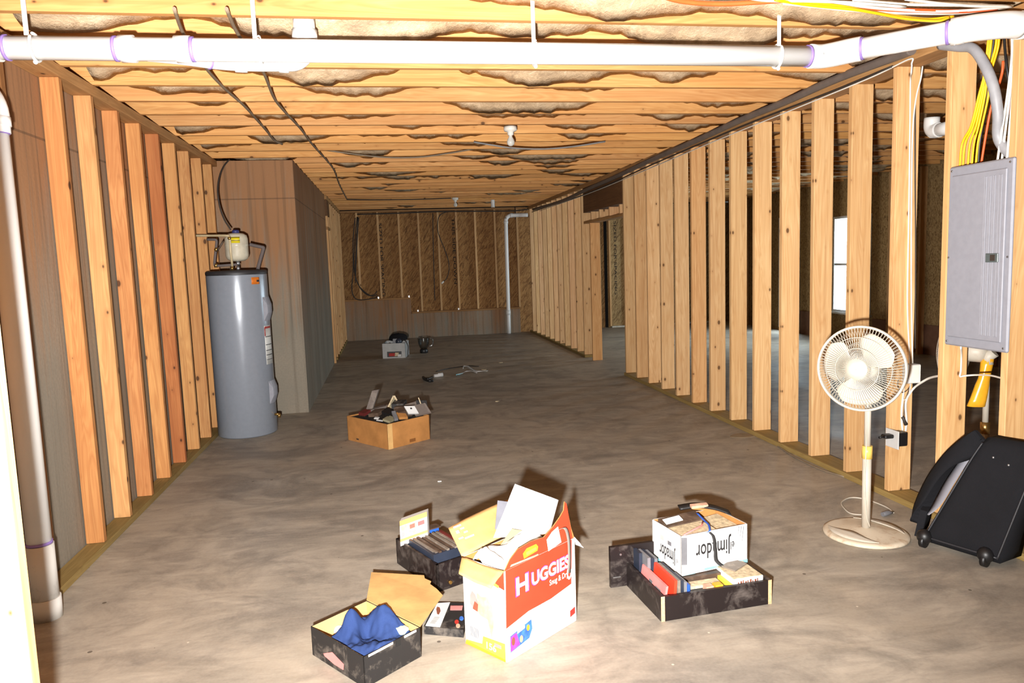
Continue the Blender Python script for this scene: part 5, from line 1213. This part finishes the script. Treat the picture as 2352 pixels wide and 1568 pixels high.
book('book', .345, .185, .0075, .12, .15, .10, M_BRNC, 'brown box at the rear end of the black drawer', 'box')

# ---- brown carton of old gear
kF, kL, kR = V((-.062, 5.748, .001)), V((-.395, 6.190, .001)), V((.266, 6.025, .001))
ka, kb = kL-kF, kR-kF; kb = V((-ka.y, ka.x, 0)).normalized()*-kb.length if V((-ka.y, ka.x, 0)).dot(kb) < 0 else V((-ka.y, ka.x, 0)).normalized()*kb.length
KH = .205
kc = thing('cardboard_box', 'open brown carton piled with old gear, in front of the concrete corner', 'box', kF+(ka+kb)/2)
openbox('box_body', kF, ka, kb, KH, .005, [M_CARD, M_CARD], kc)
nk = V((kb.y, -kb.x, 0)).normalized(); nk = -nk if nk.y > 0 else nk
nk2 = V((ka.y, -ka.x, 0)).normalized(); nk2 = -nk2 if nk2.x > 0 else nk2
mb = MB(); mb.obox(kF+nk*.0004, kb*.11, nk*.001, UP*(KH-.002)); build('packing_tape', mb, M_TAN, kc)
mb = MB(); mb.obox(kF+kb*.5+nk*.0004+UP*.015, kb*.14, nk*.001, UP*.026); build('hand_slot', mb, plain('brown_tape', C(128, 80, 36), .6), kc)
mb = MB(); mb.obox(kF+ka*.72+nk2*.0004+UP*.02, ka*.06, nk2*.001, UP*.012); build('hand_slot', mb, M_BRNC, kc)
KK = lambda u, v, z: kF+ka*u+kb*v+UP*(z+(.042 if z > .1 else 0))
def gear(nm, o, a, b, c, m, lab, cat, extra=None):
    mb = MB(); mb.obox(o, a, b, c); ob_ = tag(build(nm, mb, m), lab, cat); return ob_
kan, kbn = ka.normalized(), kb.normalized()
gear('filler_box', KK(.04, .04, .007), ka*.92, kb*.92, UP*.190, M_SHOE, 'dark gear filling the bottom of the brown carton', 'gear')
gear('old_board', KK(.86, .28, .155), V((.055, -.02, .01)), V((.01, .03, 0)), V((.075, .03, .20)), M_WGREY, 'grey weathered block standing tallest at the corner of the brown carton', 'block')
gear('old_board', KK(.72, .30, .185), kbn*.17+UP*.01, kan*.05, UP*.022, M_WGREY, 'grey weathered bar lying behind the dark plate in the brown carton', 'block')
fo = KK(.62, .62, .20); tri = [fo, fo+V((.115, .0, .0)), fo+V((.058, .02, .105))]
mb = MB(); 
for i in range(3): mb.tube([tri[i], tri[(i+1) % 3]], .009, 4, smooth=False)
fr_ = tag(build('triangle_frame', mb, M_BEIGE), 'pale triangular frame sticking up in the middle of the brown carton', 'frame')
mb = MB(); mb.prism([t*.98+(fo+V((.058, .01, .03)))*.02+V((0, .012, 0)) for t in tri], V((0, .004, 0))); build('backing', mb, M_KHAKI, fr_)
mb = MB(); mb.ball(fo+V((.055, .0, .03)), .018, (1.3, .6, .8), 10); build('ornament', mb, M_BRNC, fr_)
db_ = gear('equipment_case', KK(.28, .42, .165), V((.15, .0, .0)), V((.02, .06, .0)), V((.01, .05, .075)), M_BRNC, 'dark plate with a pale ring mark in the brown carton', 'case')
o_, a_, c_ = KK(.28, .42, .165), V((.15, .0, .0)), V((.01, .05, .075)); nn_ = a_.cross(c_).normalized()
nn_ = nn_ if nn_.y < 0 else -nn_; cc_ = o_+a_*.5+c_*.55+nn_*.003; ax_, ay_ = a_.normalized(), c_.normalized()
mb = MB(); mb.tube([cc_+(ax_*math.cos(2*PI*k/20)+ay_*math.sin(2*PI*k/20))*.019 for k in range(21)], .003, 5); build('ring_mark', mb, M_PEACH, db_)
gear('equipment_case', KK(.40, .80, .18), V((.12, -.01, .03)), V((.02, .08, .0)), V((.0, .0, .055)), M_BRNC, 'grey-brown case at the back of the brown carton', 'case')
wp_ = gear('white_box', KK(.06, .56, .205), V((.085, .03, -.01)), V((-.03, .03, .055)), V((.0, .012, -.012)), M_PAPER, 'white square box lid with a dark slot in the brown carton', 'box')
mb = MB(); mb.obox(KK(.06, .56, .205)+V((.02, .01, .028))+V((0, -.003, .002)), V((.014, .005, 0)), V((-.004, .004, .010)), V((0, -.002, .002))); build('slot', mb, M_INK, wp_)
gear('laptop', KK(.04, .72, .165), V((.13, .05, .01)), V((-.04, .06, .07)), V((-.005, -.012, .012)), M_WGREY, 'grey flat panel leaning at the right-hand corner of the brown carton', 'panel')
mb = MB(); c0 = KK(.10, .96, .19); mb.obox(c0, V((.0, .02, 0)), V((.008, 0, 0)), V((-.035, .0, .115))); tag(build('frame_bar', mb, M_BEIGE), 'slim pale bar standing at the far corner of the brown carton', 'bar')
gear('small_device', KK(.22, .95, .20), V((.09, .02, -.01)), V((.0, .02, .0)), V((-.01, .0, .075)), M_SHOE, 'black gadget with a pale edge beside the slim bar in the brown carton', 'gadget')
gear('small_device', KK(.10, .16, .150), V((.05, .07, .012)), V((-.055, .025, .018)), UP*.018, M_KHAKI, 'tan device lying near the front corner of the brown carton', 'device')
gear('small_device', KK(.03, .20, .170), V((.03, .02, .0)), V((-.02, .07, .05)), UP*.018, M_GREYC, 'slim grey device beside the tan one in the brown carton', 'device')
gear('small_device', KK(.06, .34, .17), V((.07, .04, -.01)), V((-.02, .05, .03)), UP*.02, M_CARD, 'brownish round-cornered device at the front edge of the brown carton', 'device')
gear('small_device', KK(.44, .12, .165), V((.035, -.02, .0)), V((.01, .02, .006)), UP*.008, M_WCARD, 'small white tag near the side of the brown carton', 'tag')
gear('small_device', KK(.32, .06, .165), V((.05, -.05, .0)), V((.006, .008, .003)), UP*.006, M_WCARD, 'thin white strip near the front of the brown carton', 'strip')
gear('small_device', KK(.30, .70, .215), V((.07, .0, -.01)), V((.0, .015, .0)), UP*.014, M_PINK, 'pale pink slip behind the white square lid', 'slip')
for i, (u, v, z, a_, b_, c_, m_, w_) in enumerate((
    (.55, .10, .174, (.08, -.05, .01), (.05, .06, .02), (0, 0, .03), M_BRNC, 'brown device at the near side of the brown carton, left of the tan one'),
    (.80, .10, .174, (.05, -.06, .0), (.05, .05, .015), (0, 0, .025), M_DKRED, 'dark red case at the near side of the brown carton under the tall grey block'),
    (.50, .60, .20, (.10, -.02, .0), (.03, .08, .02), (0, .0, .05), M_SHOE, 'black scuffed case behind the ring-marked plate'),
    (.16, .40, .185, (.07, .02, .01), (-.02, .06, .02), (0, -.01, .03), M_BRNC, 'brown scuffed device under the white square lid'),
    (.22, .24, .19, (.05, .04, .02), (-.05, .04, .02), (0, -.005, .022), M_BLK, 'black flat device near the middle of the front edge'),
    (.75, .72, .174, (.09, .03, .0), (-.02, .07, .0), (0, 0, .045), M_BRNC, 'brown case in the rear corner behind the pale triangle'))):
    gear('small_device', KK(u, v, z), V(a_), V(b_), V(c_), m_, w_, 'device')
# ---- grey box at the back and what is piled on it
y0_ = V((-.135, 11.50, .001)); ga = V((.352, -.05, 0)); gb2 = V((.07, .44, 0)); GH = .232
gx = thing('grey_box', 'pale grey carton with a square hole, far down the room', 'box', y0_+(ga+gb2)/2)
t_ = .005; an_, bn_ = ga.normalized(), gb2.normalized()
mb = MB()
for (u0, u1, z0, z1) in ((0, 1, .105, GH), (0, .20, 0, .105), (.83, 1, 0, .105), (.20, .83, 0, .02)): mb.obox(y0_+ga*u0+UP*z0, ga*(u1-u0), bn_*t_, UP*(z1-z0))
mb.obox(y0_+gb2, ga, -bn_*t_, UP*GH); mb.obox(y0_, gb2, an_*t_, UP*GH); mb.obox(y0_+ga, gb2, -an_*t_, UP*GH); mb.obox(y0_+an_*t_+bn_*t_, ga*.96, gb2*.96, UP*t_)
build('box_body', mb, M_GCARD, gx)
gy = lambda u, v, z: y0_+ga*u+gb2*v+UP*z
gear('packet', gy(.26, .04, .03), ga*.34, gb2*.1, UP*.045+bn_*.02, M_REDP, 'red and white packet behind the hole of the pale grey carton', 'packet')
gear('packet', gy(.52, .02, .03), ga*.16, gb2*.1, UP*.055+an_*.01, M_BEIGE, 'tan packet beside the red one inside the pale grey carton', 'packet')
gear('packet', gy(.66, .013, .022), ga*.15, gb2*.05, UP*.035, M_WCARD, 'small white packet in the corner of the hole of the pale grey carton', 'packet')
gear('filler_box', gy(.05, .12, .007), ga*.9, gb2*.8, UP*.17, M_BLK, 'dark things filling the pale grey carton', 'gear')
def bag(u, v):
    a, b = 2*PI*u, PI*(v-.5); r = 1+.18*mn.noise(V((math.cos(a)*1.5, math.sin(a)*1.5, v*3)))
    k_ = 1.0 if b > -.28 else .55
    return gy(.62, .5, .275) + V((.15*k_*math.cos(a)*math.cos(b)*r, .14*k_*math.sin(a)*math.cos(b)*r, .09*math.sin(b)*r))
mb = MB(); mb.grid(24, 14, bag); tag(build('black_bag', mb, M_BAG), 'black bag heaped on the pale grey carton', 'bag')
gear('grey_device', gy(.42, .16, .20), ga*.26, gb2*.1, UP*.095+an_*.012, M_GREYC, 'grey device standing against the black bag on the pale grey carton', 'device')
mb = MB(); mb.ball(gy(.70, .16, .25), .05, (1, 1, 1), 14); tag(build('dark_ball', mb, M_NAVY), 'dark rounded thing in front of the black bag', 'gear')
mb = MB(); mb.tube([gy(.16, .2, .205), gy(.3, .18, .225), gy(.38, .16, .205)], .010, 6); tag(build('metal_part', mb, M_STEEL), 'shiny bent metal part on the outer end of the pale grey carton', 'part')
wire('electrical_cable', [gy(.86, .2, .27), gy(.99, .25, .25), gy(1.06, .4, .16), gy(1.06, .3, .08), gy(1.07, .15, .02), gy(1.09, .05, .012)], .007, M_CABD, 'dark cord hanging over the side of the pale grey carton')
# glass jug
jp = pz(974, 810, 0); jt = thing('glass_jug', 'clear glass jug with a dark foot, standing beside the pale grey carton', 'jug', (jp.x, jp.y, 0))
Mj = Matrix.Translation((jp.x, jp.y, 0))
mb = MB(); mb.lathe([(.062, 0), (.066, .004), (.066, .05), (.058, .062), (.05, .066)], 24, Mj); build('foot', mb, M_BLK, jt)
mb = MB(); mb.lathe([(.052, .068), (.066, .09), (.09, .16), (.098, .24), (.097, .244), (.093, .24), (.085, .16), (.06, .092), (.046, .075), (.001, .073)], 32, Mj, cap=False); build('jug_body', mb, M_JUG, jt)
wire('handle', [V((jp.x+.096, jp.y, .23)), V((jp.x+.14, jp.y, .225)), V((jp.x+.155, jp.y, .18)), V((jp.x+.135, jp.y, .12)), V((jp.x+.085, jp.y, .10))], .009, M_JUG, parent=jt, seg=10)
wire('electrical_cable', [pz(x, y, .006)-V((.03, 0, 0)) for x, y in ((1560, 910), (1640, 951), (1715, 984), (1780, 1014), (1830, 1046), (1890, 1075), (1950, 1094))], .006, M_CABT, 'thin cord lying on the floor along the right bottom plate')
# ---- scraps on the floor
def scrap(nm, pts, w, h, m, lab, cat):
    P = smooth_path([pz(x, y, .004) for x, y in pts], 6); mb = MB()
    mb.shell(len(P), 3, lambda u, v: P[int(round(u*(len(P)-1)))] + V((.12*w*(v-.5), w*(v-.5), h*(.5+.5*mn.noise(V((u*6, v*2, w)))))), .003)
    return tag(build(nm, mb, m), lab, cat)
lan = thing('lanyard', 'white and pale blue twisted plastic strap lying on the far floor', 'strap', pz(1075, 852, 0))
for nm, pts, w, m in (('strap', [(1048, 861), (1062, 858), (1072, 853), (1082, 852), (1095, 856), (1098, 854)], .07, M_WCARD), ('strap', [(1064, 848), (1065, 842), (1073, 842), (1082, 848), (1092, 853), (1108, 853), (1120, 853)], .06, M_WCARD), ('blue_tip', [(1049, 861), (1056, 860), (1064, 857)], .08, M_AQUA)):
    P = smooth_path([pz(x, y, .004) for x, y in pts], 6); mb = MB()
    mb.shell(len(P), 3, lambda u, v: P[int(round(u*(len(P)-1)))] + V((.02*(v-.5), w*(v-.5), .02*(.5+.5*mn.noise(V((u*6, v*2, w*50)))))), .003); build(nm, mb, m, lan)
wire('thin_string', [pz(x, y, .006) for x, y in ((1001, 853), (1025, 847), (1050, 843), (1075, 840), (1100, 841))], .005, M_BLK, 'thin dark string behind the white strap on the far floor', 'string')
mb = MB(); p = pz(997, 867, 0); q0 = pz(1017, 865, 0); mb.tube([p+UP*.022, p.lerp(q0, .45)+UP*.022, p.lerp(q0, .5)+UP*.028, q0+UP*.028], [.02, .022, .027, .026], 12); tag(build('plastic_tube', mb, M_WCARD), 'small white bottle lying on the far floor', 'bottle')
bk2 = thing('black_clamp', 'small black gadget on the far floor next to the white bottle', 'gadget', pz(983, 870, 0))
wire('jaw', [pz(972, 866, .02), pz(976, 871, .02), pz(985, 874, .02), pz(994, 874, .015)], .018, M_BLK, parent=bk2)
wire('jaw', [pz(973, 868, .03), pz(983, 870, .04), pz(990, 867, .03), pz(993, 866, .03)], .016, M_BLK, parent=bk2)
for i, (x, y, s, m, w) in enumerate(((1112, 849, .03, M_BEIGE, 'tan chip beside the white strap'), (1150, 833, .025, M_BEIGE, 'tiny pale chip farther along the far floor'), (1141, 922, .02, M_BEIGE, 'small pale flake on the middle of the floor'), (1010, 1106, .012, M_WCARD, 'tiny white crumb above the dusty drawer'), (1705, 1000, .10, plain('dust_patch', C(150, 128, 98), .9), 'flat tan cardboard scrap by the right bottom plate'))):
    p = pz(x, y, 0); mb = MB(); mb.prism([p+V((s*math.cos(a)*(1+.3*math.sin(3*a+i)), s*.7*math.sin(a), .001)) for a in [2*PI*k/9 for k in range(9)]], UP*(.006 if s < .05 else .002)); tag(build('scrap', mb, m), w, 'scrap')
# ------------------------------------------------------------------ light: a hand-held flash, daylight through the openings
def area(nm, loc, rot, sx, sy, power=0, col=(1, 1, 1), portal=False):
    l = bpy.data.lights.new(nm, 'AREA'); l.shape = 'RECTANGLE'; l.size = sx; l.size_y = sy; l.energy = power; l.color = col
    if portal: l.cycles.is_portal = True
    o = bpy.data.objects.new(nm, l); COL.objects.link(o); o.location = loc; o.rotation_euler = rot; return o
w = bpy.data.worlds.new('daylight'); SC.world = w; w.use_nodes = True
bg = w.node_tree.nodes['Background']; bg.inputs[0].default_value = (.72, .90, 1.0, 1); bg.inputs[1].default_value = 25.0
for (y0, y1, z0, z1) in WY: area('window_portal', (XE+.06, (y0+y1)/2, (z0+z1)/2), (0, PI/2, 0), z1-z0, y1-y0, portal=True)
def spot(nm, loc, aim, power, angle, blend, size, col=(1, 1, 1)):
    l = bpy.data.lights.new(nm, 'SPOT'); l.energy = power; l.spot_size = math.radians(angle); l.spot_blend = blend; l.shadow_soft_size = size; l.color = col
    o = bpy.data.objects.new(nm, l); COL.objects.link(o); o.location = loc
    o.rotation_euler = (V(aim)-V(loc)).to_track_quat('-Z', 'Y').to_euler(); return o
FLASH = (-.11, 0, 1.29)
spot('camera_flash', FLASH, (1.2, 9.0, 2.35), 2050, 128, 1.0, .03, (1, .98, .95))

cam = bpy.data.cameras.new('camera'); cam.sensor_fit = 'HORIZONTAL'; cam.sensor_width = 36; cam.lens = F_PX/2352*36; cam.clip_start = .05
co = bpy.data.objects.new('camera', cam); COL.objects.link(co)
co.matrix_world = Matrix(((CR.x, CU.x, -CF.x, CP.x), (CR.y, CU.y, -CF.y, CP.y), (CR.z, CU.z, -CF.z, CP.z), (0, 0, 0, 1)))
SC.camera = co
SC.view_settings.view_transform = 'Standard'; SC.view_settings.look = 'None'; SC.view_settings.gamma = 1; SC.view_settings.use_curve_mapping = False
SC.view_settings.exposure = 0.03
SC.cycles.max_bounces = 8; SC.cycles.diffuse_bounces = 4; SC.cycles.caustics_reflective = False; SC.cycles.caustics_refractive = False
SC.cycles.use_denoising = True
